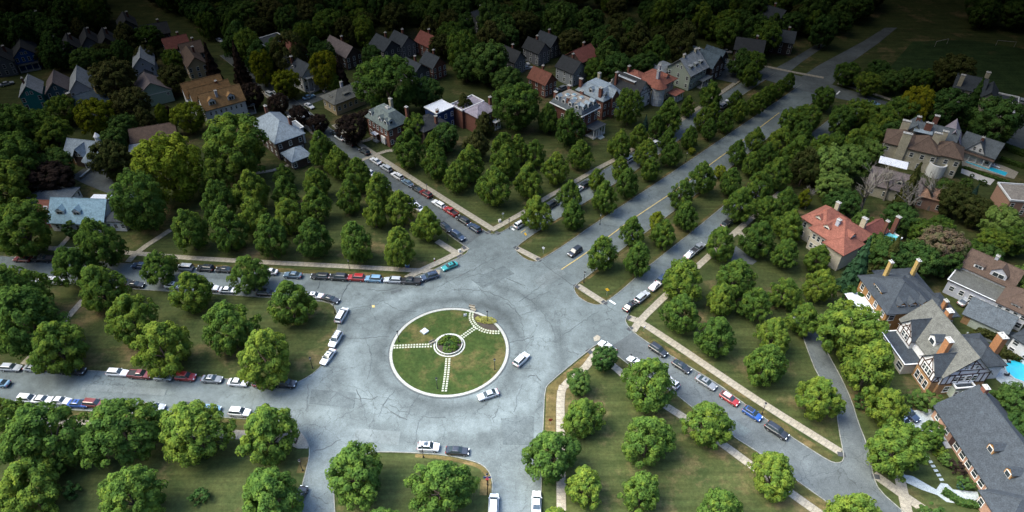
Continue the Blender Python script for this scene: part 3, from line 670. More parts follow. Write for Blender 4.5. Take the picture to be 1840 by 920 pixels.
def car_meshes(kind):
    if kind in CAR: return CAR[kind]
    L, Wd, H, BZ, HZ, cx0, cx1, rx0, rx1, TZ = SPEC[kind]; w = Wd/2; l = L/2
    b = MB()
    st = [(-l, .86, .38, TZ-.14), (-l+.18, .96, .26, TZ), (cx0, 1, .24, TZ if cx0 > -l+.6 else BZ), (cx0+.35, 1, .22, BZ), (cx1-.1, 1, .22, BZ), (cx1+.1, 1, .23, BZ-.02), (l-.45, .97, .26, HZ-.06), (l-.12, .90, .28, HZ-.2), (l, .78, .38, HZ-.32)]
    vs = []
    for x, k, zb, zt in st:
        ww = w*k; zm = (zb+zt)*.55
        vs += [(x,-ww*.94,zb),(x,-ww,zm),(x,-ww*.97,zt-.09),(x,-ww*.86,zt),(x,ww*.86,zt),(x,ww*.97,zt-.09),(x,ww,zm),(x,ww*.94,zb)]
    fs = []; n = len(st)
    for i in range(n-1):
        for k in range(8):
            a = 8*i + k; c = 8*i + (k+1) % 8; fs.append((a, c, c+8, a+8))
    fs += [tuple(range(7, -1, -1)), tuple(range(8*(n-1), 8*n))]
    b.add(vs, fs)
    # cabin
    bw = w*.86; rw = w*.68; z0 = BZ - .02; z1 = H
    xm0, xm1 = rx0, rx1
    cv = [(cx0,-bw,z0),(cx1,-bw,z0),(cx1,bw,z0),(cx0,bw,z0),(xm0,-rw,z1-.05),(xm1,-rw,z1-.05),(xm1,rw,z1-.05),(xm0,rw,z1-.05),
          (xm0+.18,-rw*.8,z1),(xm1-.2,-rw*.8,z1),(xm1-.2,rw*.8,z1),(xm0+.18,rw*.8,z1)]
    b.add(cv, [(0,1,5,4),(1,2,6,5),(2,3,7,6),(3,0,4,7),(4,5,9,8),(5,6,10,9),(6,7,11,10),(7,4,8,11),(8,9,10,11)])
    if kind == 'pickup':      # open bed: walls round a dark floor
        b.add([(-l+.12,-w*.8,BZ+.005),(cx0-.1,-w*.8,BZ+.005),(cx0-.1,w*.8,BZ+.005),(-l+.12,w*.8,BZ+.005)], [(0,1,2,3)], 1)
        for s in (-1, 1): b.box(-l+.05, s*w*.9-.06, BZ-.05, cx0-.02, s*w*.9+.06, BZ+.12)
        b.box(-l+.03, -w*.9, BZ-.05, -l+.12, w*.9, BZ+.12)
    for s in (-1, 1):         # mirrors
        b.box(cx1-.35, s*w*1.02-.09, BZ, cx1-.2, s*w*1.02+.09, BZ+.13)
    b.box(-l-.02, -w*.8, .36, -l+.06, w*.8, .52, 1); b.box(l-.06, -w*.7, .36, l+.02, w*.7, .5, 1)
    R = {'body': b.mesh('body', [PAINT['white'], TRIM])}
    def pane(name, q, lift):
        q = [Vector(p) for p in q]; nn = (q[1]-q[0]).cross(q[3]-q[0]).normalized()*lift
        c = sum(q, Vector())/4
        m_ = MB(); o = [c + (p-c)*.95 + nn for p in q]; i_ = [c + (p-c)*.95 - nn*.5 for p in q]
        m_.add(o + i_, [(0,1,2,3),(0,4,5,1),(1,5,6,2),(2,6,7,3),(3,7,4,0)])
        return m_
    R['windscreen'] = pane('windscreen', [cv[1],cv[2],cv[6],cv[5]], .025).mesh('windscreen', [GLASS])
    R['rear_window'] = pane('rear_window', [cv[3],cv[0],cv[4],cv[7]], .025).mesh('rear_window', [GLASS])
    for k, q in enumerate(([cv[0],cv[1],cv[5],cv[4]], [cv[2],cv[3],cv[7],cv[6]])):
        R['side_window%d' % k] = pane('side_window', q, .025).mesh('side_window', [GLASS])
    m_ = MB(); m_.box((xm0+xm1)/2-.1, -rw*.55, z1-.01, xm1-.35, rw*.55, z1+.012); R['sunroof'] = m_.mesh('sunroof', [GLASS])
    m_ = MB()
    for s in (-1, 1): m_.box(xm0+.25, s*rw*.78-.035, z1, xm1-.3, s*rw*.78+.035, z1+.07)
    for x in (xm0+.5, xm1-.7): m_.box(x, -rw*.76, z1+.03, x+.06, rw*.76, z1+.08)
    R['roof_rack'] = m_.mesh('roof_rack', [TRIM])
    m_ = MB(); m_.ycyl(0, 0, -.11, .11, .34 if kind in ('suv','pickup') else .31, 16); R['wheel'] = m_.mesh('wheel', [TYRE])
    m_ = MB(); m_.ycyl(0, 0, -.125, .125, .2, 10); R['rim'] = m_.mesh('rim', [RIM])
    m_ = MB(); m_.box(-.1, -.22, -.07, .05, .22, .07); R['headlight'] = m_.mesh('headlight', [LAMP])
    m_ = MB(); m_.box(-.04, -.17, -.09, .08, .17, .09); R['tail_light'] = m_.mesh('tail_light', [TAIL])
    m_ = MB(); m_.box(xm0+.15, -rw*.82, z1-.02, xm1-.15, rw*.82, z1+.008); R['roof_panel'] = m_.mesh('roof_panel', [PAINT['white']])
    R['dim'] = (l, w, HZ, TZ, .34 if kind in ('suv','pickup') else .31)
    CAR[kind] = R; return R
GROUND_Z = .115
def car(px, py, kind, colour, ang, label, group, roof=None, rack=False, name='parked_car', sun=None):
    R = car_meshes(kind); l, w, HZ, TZ, wr = R['dim']; p = U(px, py, .75)
    t = thing(name, label, 'pickup truck' if kind == 'pickup' else 'car', (p.x, p.y, GROUND_Z), math.radians(ang), group)
    t.scale = (rnd.uniform(.95, 1.05), rnd.uniform(.98, 1.02), rnd.uniform(.96, 1.05))
    o = put('body', R['body'], t); o.material_slots[0].link = 'OBJECT'; o.material_slots[0].material = PAINT[colour]
    if roof:
        o = put('roof_panel', R['roof_panel'], t); o.material_slots[0].link = 'OBJECT'; o.material_slots[0].material = PAINT[roof]
    for k in ('windscreen', 'rear_window'): put(k, R[k], t)
    for k in (0, 1): put('side_window', R['side_window%d' % k], t)
    if sun: put('sunroof', R['sunroof'], t)
    if rack: put('roof_rack', R['roof_rack'], t)
    for sx in (-1, 1):
        for sy in (-1, 1):
            q = put('wheel', R['wheel'], t, (sx*l*.61, sy*(w-.1), wr)); put('rim', R['rim'], q)
    for s in (-1, 1):
        put('headlight', R['headlight'], t, (l-.1, s*w*.62, HZ-.24)); put('tail_light', R['tail_light'], t, (-l+.03, s*w*.72, TZ-.2))
    return t
ROWS = [
 ('on the north kerb of the upper left avenue', 175, [(40,465,'sedan','dark red'),(77,465,'pickup','black'),(252,477,'sedan','dark blue'),(331,481,'minivan','silver'),(369,482,'suv','black'),(402,484,'sedan','black'),(484,488,'sedan','white'),(526,494,'sedan','blue-grey'),(575,496,'station wagon','black'),(608,498,'suv','black'),(640,499,'suv','red'),(671,501,'suv','light blue'),(706,503,'station wagon','silver'),(738,505,'pickup','black')]),
 ('on the south kerb of the upper left avenue', -5, [(79,504,'sedan','white'),(99,505,'suv','white'),(222,507,'suv','black'),(243,511,'sedan','black'),(313,513,'sedan','white'),(377,517,'suv','white'),(410,521,'sedan','white'),(478,526,'suv','black'),(565,531,'sedan','white')]),
 ('on the north kerb of the lower left avenue', -5, [(20,660,'station wagon','silver'),(62,661,'sedan','silver'),(104,664,'suv','black'),(133,666,'pickup','black'),(211,669,'station wagon','white'),(252,673,'pickup','dark red'),(294,677,'hatchback','silver'),(334,677,'suv','red'),(381,681,'sedan','grey'),(428,687,'sedan','white'),(474,690,'suv','dark red'),(513,689,'suv','black')]),
 ('on the south kerb of the lower left avenue', -5, [(52,717,'suv','white'),(76,718,'sedan','white'),(108,720,'sedan','white'),(141,725,'sedan','blue'),(170,725,'suv','dark red'),(205,728,'sedan','white'),(277,731,'sedan','silver'),(340,731,'suv','black'),(377,734,'sedan','light blue'),(431,741,'suv','white')]),
 ('on the upper kerb of the side street', 135, [(603,240,'sedan','black'),(611,247,'sedan','white'),(629,257,'suv','black'),(655,272,'suv','black'),(675,289,'sedan','white'),(694,302,'suv','silver'),(714,316,'suv','white'),(732,328,'sedan','blue-grey'),(749,339,'sedan','black'),(765,348,'suv','dark red'),(788,366,'station wagon','white'),(810,380,'pickup','red'),(832,395,'suv','black'),(852,409,'suv','dark blue')]),
 ('on the lower kerb of the side street', -45, [(667,311,'sedan','white'),(690,330,'sedan','black'),(741,364,'suv','white'),(753,374,'sedan','white'),(801,409,'suv','black'),(823,424,'suv','dark blue'),(571,243,'sedan','grey'),(540,206,'sedan','white')]),
 ('on the far side of the left service road', 45, [(936,402,'suv','white'),(992,367,'suv','black'),(1040,339,'sedan','white'),(1054,331,'suv','black'),(1132,286,'suv','white'),(1178,258,'suv','white'),(1307,183,'sedan','white'),(1300,190,'suv','grey')]),
 ('on the outer kerb of the right service road', 45, [(1133,549,'sedan','black'),(1154,533,'suv','silver'),(1178,513,'sedan','white'),(1192,500,'suv','dark blue'),(1241,456,'sedan','white'),(1254,446,'pickup','grey'),(1307,401,'suv','black'),(1419,306,'suv','silver')]),
 ('on the right kerb of the lower right street', -45, [(1183,629,'suv','black'),(1225,658,'sedan','black'),(1269,687,'sedan','grey'),(1311,716,'hatchback','red'),(1352,743,'hatchback','blue'),(1396,774,'suv','black')]),
 ('on the left kerb of the lower right street', 135, [(1091,623,'sedan','white'),(1144,652,'sedan','white'),(1203,686,'suv','white')]),
 ('along the street by the roundabout at the left median tip', -110, [(614,566,'minivan','white'),(603,610,'suv','white'),(589,641,'sedan','white')]),
 ('on the dim far street at the top left', -45, [(486,170,'suv','white'),(497,168,'sedan','white'),(556,190,'sedan','white'),(548,203,'suv','white'),(430,62,'suv','grey'),(450,66,'sedan','white'),(395,72,'sedan','white'),(410,76,'suv','dark red'),(480,72,'sedan','white')]),
]
for place, ang, lst in ROWS:
    seen = {}
    for q in lst: seen.setdefault((q[2], q[3]), []).append(q)
    for v in seen.values(): v.sort(key=lambda q: q[0])
    for px, py, kd, co in lst:
        same = seen[(kd, co)]; i = [q[:2] for q in same].index((px, py))
        pre = '' if len(same) == 1 else f'{ORD[i]} from left '
        lab = f'{pre}{co} {kd} {place}'
        if kd == 'hatchback' and co in ('red', 'blue'): lab = f'{co} hatchback with {"white" if co == "red" else "black"} roof {place}'
        a = ang
        if place.startswith('along the street by'): a = {614: 78, 603: -104, 589: -110}[px]
        car(px, py, kd, co, a + rnd.uniform(-1.5, 1.5), lab, f'cars parked {place}', roof={'red': 'white', 'blue': 'black'}.get(co) if kd == 'hatchback' else None, rack=kd in ('suv', 'station wagon') and (px % 3 == 0), sun=(px % 4 == 1))
car(772, 497, 'suv', 'dark blue', 205, 'dark blue suv parked slanting on the kerb corner, nose to the lower left', 'cars by the pavement crossing', rack=True)
car(808, 478, 'sedan', 'teal', 213, 'teal green sedan parked slanting beside the pavement crossing', 'cars by the pavement crossing', sun=True)
car(594, 537, 'sedan', 'black', -22, 'black sedan parked slanting at the tip of the left median', 'cars at the left median tip')
car(937, 646, 'suv', 'white', 52, 'white suv driving round the right side of the roundabout', 'cars driving round the island', name='moving_car')
car(877, 709, 'sedan', 'silver', 202, 'silver sedan driving round the lower right of the roundabout', 'cars driving round the island', name='moving_car')
car(770, 803, 'suv', 'white', -3, 'white suv with roof rack and sunroof at the edge of the bottom median', 'cars by the bottom median', rack=True, sun=True)
car(822, 810, 'sedan', 'black', -4, 'black sedan parked ahead of the white suv at the bottom median', 'cars by the bottom median')
car(887, 908, 'minivan', 'white', 88, 'white van at the bottom edge, left side of the bottom street', 'cars on the bottom street')
car(964, 902, 'sedan', 'white', 88, 'white sedan at the bottom edge, right side of the bottom street', 'cars on the bottom street')
car(539, 893, 'suv', 'black', 82, 'black suv half hidden by the tree at the lower left street', 'cars on the bottom street')
car(1033, 452, 'suv', 'black', 225, 'black suv driving down the main avenue towards the roundabout', 'cars driving on the avenue', name='moving_car')
car(-2, 688, 'sedan', 'light blue', 175, 'light blue sedan cut by the left edge on the lower avenue', 'cars driving on the avenue', name='moving_car')
for px, py, kd, co, an, lab in [(156,137,'suv','white',60,'white suv on the driveway behind the pale tall house'),(160,122,'sedan','silver',60,'silver sedan on the far driveway behind the pale tall house'),(73,268,'sedan','grey',80,'grey sedan under the trees left of the turreted cottage'),(12,150,'sedan','silver',40,'silver sedan on the drive left of the teal house'),(20,232,'suv','white',40,'white suv among the trees of the left wood'),
   (555,174,'sedan','light blue',45,'light blue sedan on the cross drive'),(590,161,'suv','white',45,'white suv on the cross drive by the beige house'),(1570,186,'sedan','light blue',-30,'light blue sedan on the cross street at right'),(948,122,'sedan','silver',20,'left silver sedan on the yard by the small brick house'),(942,116,'suv','white',20,'upper white suv on the yard by the small brick house'),(1013,158,'suv','grey',40,'grey suv behind the brick terrace house'),
   (996,162,'sedan','silver',40,'silver sedan behind the brick terrace house'),(1306,92,'sedan','white',-20,'white sedan before the big dim house at the far right street'),(1835,181,'suv','silver',60,'silver suv at the right photo edge by the far mansion'),(1622,757,'suv','white',-60,'white suv half under trees on the pale driveway'),(1634,743,'sedan','dark blue',-60,'dark car half under trees on the pale driveway'),(1735,541,'sedan','silver',30,'silver car behind the orange brick house'),(1750,541,'sedan','grey',30,'grey car behind the orange brick house')]:
    car(px, py, kd, co, an, lab, 'cars on drives and yards')
# ------------------------------------------------------------------ houses
def rough_wall(name, c, var=.22, sc=2.0): return mat(name, c, .9, var, sc, fine=9)
def roofm(name, c, var=.28, sc=.9): return mat(name, c, .9, var, sc, fine=4.5, bump=.2)
WL = {'brick': rough_wall('red_brick_wall', (.17, .075, .055)), 'tan': rough_wall('tan_brick_wall', (.33, .20, .10)), 'orange': rough_wall('orange_brick_wall', (.30, .165, .065)), 'white': rough_wall('white_wall', (.66, .68, .70), .08),
 'cream': rough_wall('cream_wall', (.50, .46, .37), .1), 'teal': rough_wall('teal_clapboard', (.03, .24, .24), .12), 'blue': rough_wall('steel_blue_clapboard', (.055, .12, .17), .12), 'vivid': rough_wall('vivid_blue_clapboard', (.02, .12, .40), .12), 'navy': rough_wall('navy_clapboard', (.025, .05, .14), .12),
 'lilac': rough_wall('pale_grey_clapboard', (.45, .48, .55), .08), 'mint': rough_wall('mint_clapboard', (.30, .42, .36), .1), 'stone': rough_wall('buff_stone_wall', (.44, .41, .31), .22, 1.2), 'pink': rough_wall('pinkish_brick_wall', (.36, .22, .16)), 'grey': rough_wall('grey_wall', (.30, .33, .36), .12), 'dimgrey': rough_wall('dimmed_grey_wall', (.17, .18, .20), .12), 'dimdark': rough_wall('dimmed_dark_wall', (.085, .092, .10), .12), 'dark': rough_wall('dark_brick_wall', (.085, .06, .05)), 'greenish': rough_wall('sage_stucco_wall', (.36, .42, .36), .1), 'beige': rough_wall('beige_stucco_wall', (.45, .36, .22), .1)}  # the two far-house greys have the dimness of distance mixed into the colour
RF = {'slate': roofm('blue_grey_slate', (.09, .108, .122)), 'dark': roofm('charcoal_shingles', (.038, .047, .056)), 'black': roofm('black_shingles', (.028, .032, .036)), 'tan': roofm('tan_brown_shingles', (.22, .13, .055)), 'brown': roofm('brown_shingles', (.10, .07, .054)), 'red': roofm('red_clay_tiles', (.22, .085, .06)), 'darkred': roofm('dark_red_tiles', (.17, .06, .048)),
 'pale': roofm('pale_grey_shingles', (.24, .265, .28)), 'sky': roofm('pale_blue_shingles', (.17, .27, .33)), 'silver': roofm('silver_slates', (.22, .27, .31)), 'sand': roofm('sandy_shingles', (.100, .104, .094)), 'white': roofm('white_roof_membrane', (.62, .65, .70), .06), 'grav': roofm('gravel_roof', (.21, .19, .165)), 'lav': roofm('lavender_grey_roof', (.24, .22, .26)), 'mauve': roofm('mauve_shingles', (.13, .11, .11)), 'turq': roofm('turquoise_deck', (.13, .45, .50), .15), 'green': roofm('grey_green_slate', (.12, .15, .145)), 'blue': roofm('blue_shingles', (.065, .095, .12)), 'rust': roofm('rust_shingles', (.15, .06, .042)), 'terra': roofm('terracotta_tiles', (.30, .18, .12))}
FRAME = mat('window_frame_white', (.70, .72, .72), .6, .05, 2)
PANE = mat('window_glass', (.03, .04, .047), .12, .15, 1, spec=.7)
TIMBER = mat('dark_timber', (.055, .03, .026), .8, .2, 3)
CHIM = {'brick': WL['brick'], 'orange': rough_wall('orange_chimney_brick', (.31, .15, .07)), 'yellow': rough_wall('yellow_chimney_brick', (.42, .30, .11)), 'stone': WL['stone'], 'white': WL['lilac']}
CAPM = mat('chimney_cap', (.38, .38, .36), .9, .2, 3)
WIN = {}
def win_mesh(w, h):
    k = (w, h)
    if k not in WIN:
        b = MB(); t = .11
        b.box(-w/2, -.07, -h/2, -w/2+t, .02, h/2); b.box(w/2-t, -.07, -h/2, w/2, .02, h/2)
        b.box(-w/2+t, -.07, h/2-t, w/2-t, .02, h/2); b.box(-w/2-.06, -.1, -h/2-.06, w/2+.06, .02, -h/2+t*.6)
        b.box(-w/2+t, -.06, -.035, w/2-t, .02, .035)
        p = MB(); p.box(-w/2+t, -.03, -h/2+t*.6, w/2-t, .02, h/2-t)
        WIN[k] = (b.mesh('window', [FRAME]), p.mesh('pane', [PANE]))
    return WIN[k]
SIDE = {'s': 0, 'e': math.pi/2, 'n': math.pi, 'w': -math.pi/2}
class House:
    def __init__(s, label, A, z, B=None, ang=None, name='house', cat='house', group=None):
        a = U(*A, z)
        if B: c = U(*B, z); ang = math.degrees(math.atan2(c.y - a.y, c.x - a.x)) if ang is None else ang; s.w = (c - a).length
        s.ang = math.radians(ang); s.root = thing(name, label, cat, (a.x, a.y, 0), s.ang, group)
    def frame(s, blk, side):
        x0, y0, x1, y1 = blk['b']
        o, L, D = {'s': ((x0,y0), x1-x0, y1-y0), 'e': ((x1,y0), y1-y0, x1-x0), 'n': ((x1,y1), x1-x0, y1-y0), 'w': ((x0,y1), y1-y0, x1-x0)}[side]
        return Vector((*o, 0)), SIDE[side], L, D
    def pt(s, blk, side, u, v, z):
        o, r, L, D = s.frame(blk, side); return o + Vector((u*math.cos(r) - v*math.sin(r), u*math.sin(r) + v*math.cos(r), z))
    def block(s, x0, y0, x1, y1, h, roof='gx', rh=3.0, wm='brick', rm='dark', oh=.45, z0=0.0, inset=1.3, fascia=None):
        w = MB(); W_, D_ = x1-x0, y1-y0; b = MB(); th = .22
        xm, ym = (x0+x1)/2, (y0+y1)/2
        V = [(x0,y0,z0),(x1,y0,z0),(x1,y1,z0),(x0,y1,z0),(x0,y0,h),(x1,y0,h),(x1,y1,h),(x0,y1,h)]
        sides = [(0,1,5,4),(1,2,6,5),(2,3,7,6),(3,0,4,7)]
        if roof == 'gx':
            V += [(x0,ym,h+rh-.02),(x1,ym,h+rh-.02)]; sides[1] = (1,2,6,9,5); sides[3] = (3,0,4,8,7)
            sl = rh/(D_/2)
            for sg in (-1, 1):
                ye = ym + sg*(D_/2+oh); ze = h - sl*oh
                q = [(x0-oh,ye,ze),(x1+oh,ye,ze),(x1+oh,ym,h+rh),(x0-oh,ym,h+rh)]
                if sg > 0: q = [q[1], q[0], q[3], q[2]]
                b.add(q + [(a,c,d+th) for a,c,d in q], [(4,5,6,7),(3,2,1,0),(0,1,5,4),(1,2,6,5),(3,0,4,7)])
            b.tube((x0-oh,ym,h+rh+th), (x1+oh,ym,h+rh+th), .1, .1, 5)
        elif roof == 'gy':
            V += [(xm,y0,h+rh-.02),(xm,y1,h+rh-.02)]; sides[0] = (0,1,5,8,4); sides[2] = (2,3,7,9,6)
            sl = rh/(W_/2)
            for sg in (-1, 1):
                xe = xm + sg*(W_/2+oh); ze = h - sl*oh
                q = [(xe,y1+oh,ze),(xe,y0-oh,ze),(xm,y0-oh,h+rh),(xm,y1+oh,h+rh)]
                if sg > 0: q = [q[1], q[0], q[3], q[2]]
                b.add(q + [(a,c,d+th) for a,c,d in q], [(4,5,6,7),(3,2,1,0),(0,1,5,4),(1,2,6,5),(3,0,4,7)])
            b.tube((xm,y0-oh,h+rh+th), (xm,y1+oh,h+rh+th), .1, .1, 5)
        elif roof == 'hip':
            X0, Y0, X1, Y1 = x0-oh, y0-oh, x1+oh, y1+oh
            if W_ >= D_: k = (W_-D_)/2*.9 + .05; r0, r1 = (xm-k,ym), (xm+k,ym)
            else: k = (D_-W_)/2*.9 + .05; r0, r1 = (xm,ym-k), (xm,ym+k)
            q = [(X0,Y0,h),(X1,Y0,h),(X1,Y1,h),(X0,Y1,h),(X0,Y0,h+th),(X1,Y0,h+th),(X1,Y1,h+th),(X0,Y1,h+th),(*r0,h+rh),(*r1,h+rh)]
            if W_ >= D_: f = [(4,5,9,8),(5,6,9),(6,7,8,9),(7,4,8)]
            else: f = [(4,5,8),(5,6,9,8),(6,7,9),(7,4,8,9)]
            b.add(q, f + [(3,2,1,0),(0,1,5,4),(1,2,6,5),(2,3,7,6),(3,0,4,7)])
            for a_ in range(4): b.tube(q[4+a_], q[8] if (a_ in (0,3) if W_ >= D_ else a_ in (0,1)) else q[9], .09, .09, 4)
        elif roof == 'flat':
            b.box(x0-oh, y0-oh, h, x1+oh, y1+oh, h+.2)
            t = .28; H2 = h + .2 + rh
            for bb in ((x0-oh,y0-oh,x1+oh,y0-oh+t),(x0-oh,y1+oh-t,x1+oh,y1+oh),(x0-oh,y0-oh+t,x0-oh+t,y1+oh-t),(x1+oh-t,y0-oh+t,x1+oh,y1+oh-t)):
                b.box(bb[0], bb[1], h+.2, bb[2], bb[3], H2, 1)
        elif roof == 'mansard':
            i = inset
            q = [(x0-oh,y0-oh,h),(x1+oh,y0-oh,h),(x1+oh,y1+oh,h),(x0-oh,y1+oh,h),(x0-oh,y0-oh,h+.25),(x1+oh,y0-oh,h+.25),(x1+oh,y1+oh,h+.25),(x0-oh,y1+oh,h+.25),
                 (x0+i,y0+i,h+rh),(x1-i,y0+i,h+rh),(x1-i,y1-i,h+rh),(x0+i,y1-i,h+rh)]
            b.add(q, [(3,2,1,0),(0,1,5,4),(1,2,6,5),(2,3,7,6),(3,0,4,7),(4,5,9,8),(5,6,10,9),(6,7,11,10),(7,4,8,11),(8,9,10,11)])
            b.box(x0+i+.1, y0+i+.1, h+rh, x1-i-.1, y1-i-.1, h+rh+.12, 1)
        w.add(V, sides)
        if roof == 'none': w.add(V[4:8], [(0,1,2,3)]); return {'b': (x0,y0,x1,y1), 'h': h, 'wall': w.obj('wall', [WL[wm]], s.root)}
        wall = w.obj('wall', [WL[wm]], s.root)
        rmats = [RF[rm], FRAME if roof == 'flat' else RF[fascia or 'grav']]
        rf = b.obj('roof', rmats, s.root)
        return {'b': (x0,y0,x1,y1), 'h': h, 'z0': z0, 'rh': rh, 'roof': roof, 'wall': wall, 'r': rf, 'oh': oh, 'inset': inset}
    def wins(s, blk, side, n, zs=(1.6, 4.4), w=1.05, h=1.6, u0=None, u1=None, shutter=None):
        o, r, L, D = s.frame(blk, side); a = L*.12 if u0 is None else u0; c = L*.88 if u1 is None else u1
        fm, pm = win_mesh(w, h)
        for z in zs:
            for k in range(n):
                u = (a+c)/2 if n == 1 else a + (c-a)*k/(n-1)
                p = s.pt(blk, side, u, -.02, z); q = put('window', fm, s.root, p, r); put('pane', pm, q)
    def door(s, blk, side, u, m='brown'):
        o, r, L, D = s.frame(blk, side); b = MB(); b.box(-.55, -.08, 0, .55, .02, 2.2)
        q = b.obj('door', [TIMBER], s.root, s.pt(blk, side, u, -.02, .15), r)
        c = MB(); c.box(-.8, -1.2, -.15, .8, 0, 0); c.obj('doorstep', [CAPM], q)
    def dormer(s, blk, side, u, wm='white', rm='dark', w=1.7, h=1.5, inset=.7, roof='gable', wn=1):
        o, r, L, D = s.frame(blk, side); oh = blk['oh']
        if blk['roof'] == 'mansard': sl = blk['rh']/(blk['inset'] + oh); zb = blk['h'] + .25 + sl*(inset*.4 + oh) - .2; v0 = inset*.4; dep = h/sl + 1.2
        else: sl = blk['rh']/(D/2); zb = blk['h'] + sl*inset; v0 = inset; dep = min((h + .8)/max(sl, .25) + .3, D/2 - inset)
        b = MB(); g = w*.42 if roof == 'gable' else .12
        b.add([(-w/2,0,0),(w/2,0,0),(w/2,0,h),(0,0,h+g),(-w/2,0,h),(-w/2,dep,0),(w/2,dep,0),(w/2,dep,h),(0,dep,h+g),(-w/2,dep,h)],
              [(0,1,2,3,4),(1,6,7,2),(5,0,4,9),(6,5,9,8,7)], 0)
        e = .18
        for sg in (-1, 1):
            q = [(sg*(w/2+e),-e,h-e*g/(w/2)),(0,-e,h+g),(0,dep,h+g),(sg*(w/2+e),dep,h-e*g/(w/2))]
            q2 = [(x,y,z+.13) for x,y,z in q]
            f = [(4,5,6,7),(3,2,1,0),(0,1,5,4),(2,3,7,6),(3,0,4,7)]
            if sg > 0: f = [tuple(reversed(x)) for x in f]
            b.add(q + q2, f, 1)
        ww = w*.62/wn
        for k in range(wn):
            cx = (k - (wn-1)/2)*ww*1.15
            b.box(cx-ww/2-.08, -.07, .22, cx+ww/2+.08, .01, h*.92, 3); b.box(cx-ww/2, -.1, .32, cx+ww/2, .01, h*.84, 2)
        b.obj('dormer', [WL[wm], RF[rm], PANE, FRAME], blk['r'], s.pt(blk, side, u, v0, zb), r)
    def chim(s, blk, x, y, top, sx=.9, sy=.7, m='brick', z0=None):
        b = MB()
        if z0 is None: z0 = blk['h']-.5; top = min(top, blk['h'] + blk['rh'] + (1.9 if m == 'yellow' else 1.2))
        b.box(-sx/2, -sy/2, 0, sx/2, sy/2, top - z0); b.box(-sx/2-.1, -sy/2-.1, top-z0, sx/2+.1, sy/2+.1, top-z0+.18, 1)
        for k in (-.22, .22): b.cyl(sx*k*1.4, 0, top-z0+.18, top-z0+.55, .14, .11, 7, 1)
        b.obj('chimney', [CHIM[m], CAPM], blk['r'], (x, y, z0))
    def timber(s, blk, side, bars, m=None):
        """half-timbering: bars (u0,z0,u1,z1)"""
        o, r, L, D = s.frame(blk, side)
        for (u0, z0, u1, z1) in bars:
            b = MB(); d = Vector((u1-u0, 0, z1-z0)); ln = d.length; d.normalize(); nn = Vector((-d.z, 0, d.x))*.1
            a = Vector((0,0,0)); c = d*ln
            q = [a-nn, c-nn, c+nn, a+nn]; q = [(p.x, -.09, p.z) for p in q] + [(p.x, .02, p.z) for p in q]
            b.add(q, [(0,1,2,3),(7,6,5,4),(0,4,5,1),(1,5,6,2),(2,6,7,3),(3,7,4,0)])
            b.obj('timber', [m or TIMBER], blk['wall'], s.pt(blk, side, u0, -.012, z0), r)
    def porch(s, x0, y0, x1, y1, h=3.0, rm='slate', n=4, rh=.1, col=True, side='s', m=None):
        b = MB(); b.box(x0, y0, h, x1, y1, h+.22); b.box(x0-.2, y0-.2, h+.22, x1+.2, y1+.2, h+.32, 1)
        pr = b.obj('porch_roof', [FRAME, RF[rm]], s.root)
        f = MB(); f.box(x0, y0, 0, x1, y1, .4); f.obj('porch_floor', [CAPM], s.root)
        if col:
            for k in range(n):
                t = k/(n-1)
                x, y = {'s': (x0+.25+(x1-x0-.5)*t, y0+.25), 'w': (x0+.25, y0+.25+(y1-y0-.5)*t), 'e': (x1-.25, y0+.25+(y1-y0-.5)*t), 'n': (x0+.25+(x1-x0-.5)*t, y1-.25)}[side]
                c = MB(); c.cyl(0, 0, .4, h, .17, .14, 8); c.obj('column', [m or FRAME], s.root, (x, y, 0))
    def quad(s, name, pts, m, th=.12):
        b = MB(); b.add(list(pts) + [(x,y,z-th) for x,y,z in pts], [(0,1,2,3),(7,6,5,4),(0,4,5,1),(1,5,6,2),(2,6,7,3),(3,7,4,0)]); return b.obj(name, [m], s.root)

# --- half-timbered house at right
h = House('half-timbered white and brown house with orange chimneys by the round pool', (1621,574), 6.3, B=(1697,676), ang=-84.5)
m = h.block(0, 0, 17, 10.5, 6.3, 'gx', 5.4, 'white', 'sand')
h.timber(m, 'e', [(0,6.3,10.5,6.3),(0,3.4,10.5,3.4),(.1,3.4,.1,6.3),(1.4,3.4,1.4,6.3),(2.6,3.4,2.6,6.3),(4.0,3.4,4.0,6.3),(6.6,3.4,6.6,6.3),(8,3.4,8,6.3),(9.2,3.4,9.2,6.3),(10.4,3.4,10.4,6.3),(1.6,7.6,8.9,7.6),(3.2,6.3,3.2,7.6),(7.4,6.3,7.4,7.6),(5.25,7.6,5.25,11),(2.2,7.6,5.2,10.6),(8.3,7.6,5.3,10.6),(3.6,9.3,6.9,9.3)])
h.wins(m, 'e', 4, (4.9,), 1.15, 1.7, 3.2, 7.4); h.wins(m, 'e', 3, (8.5,), .9, 1.2, 4.1, 6.5); h.wins(m, 'e', 3, (1.6,), 1.4, 1.9, 2.4, 8)
h.block(-.03, -.03, 17.03, 10.53, 3.25, 'none', 0, 'tan'); h.block(11.17, -1.63, 16.63, 0, 3.75, 'none', 0, 'tan')
g = h.block(1.2, -1.0, 6.4, 5, 6.3, 'gy', 3.6, 'white', 'dark', .4)
h.timber(g, 's', [(0,6.3,5.2,6.3),(0,4.2,5.2,4.2),(1.3,4.2,1.3,6.3),(3.9,4.2,3.9,6.3),(.1,4.2,.1,6.3),(5.1,4.2,5.1,6.3),(1,6.3,2.6,8.6),(4.2,6.3,2.6,8.6),(2.6,6.3,2.6,9.6),(1.3,7.4,3.9,7.4)]); h.wins(g, 's', 2, (5.2,), 1.05, 1.6, 2, 3.2)
g = h.block(11.2, -1.6, 16.6, 5, 6.3, 'gy', 3.4, 'white', 'dark', .4)
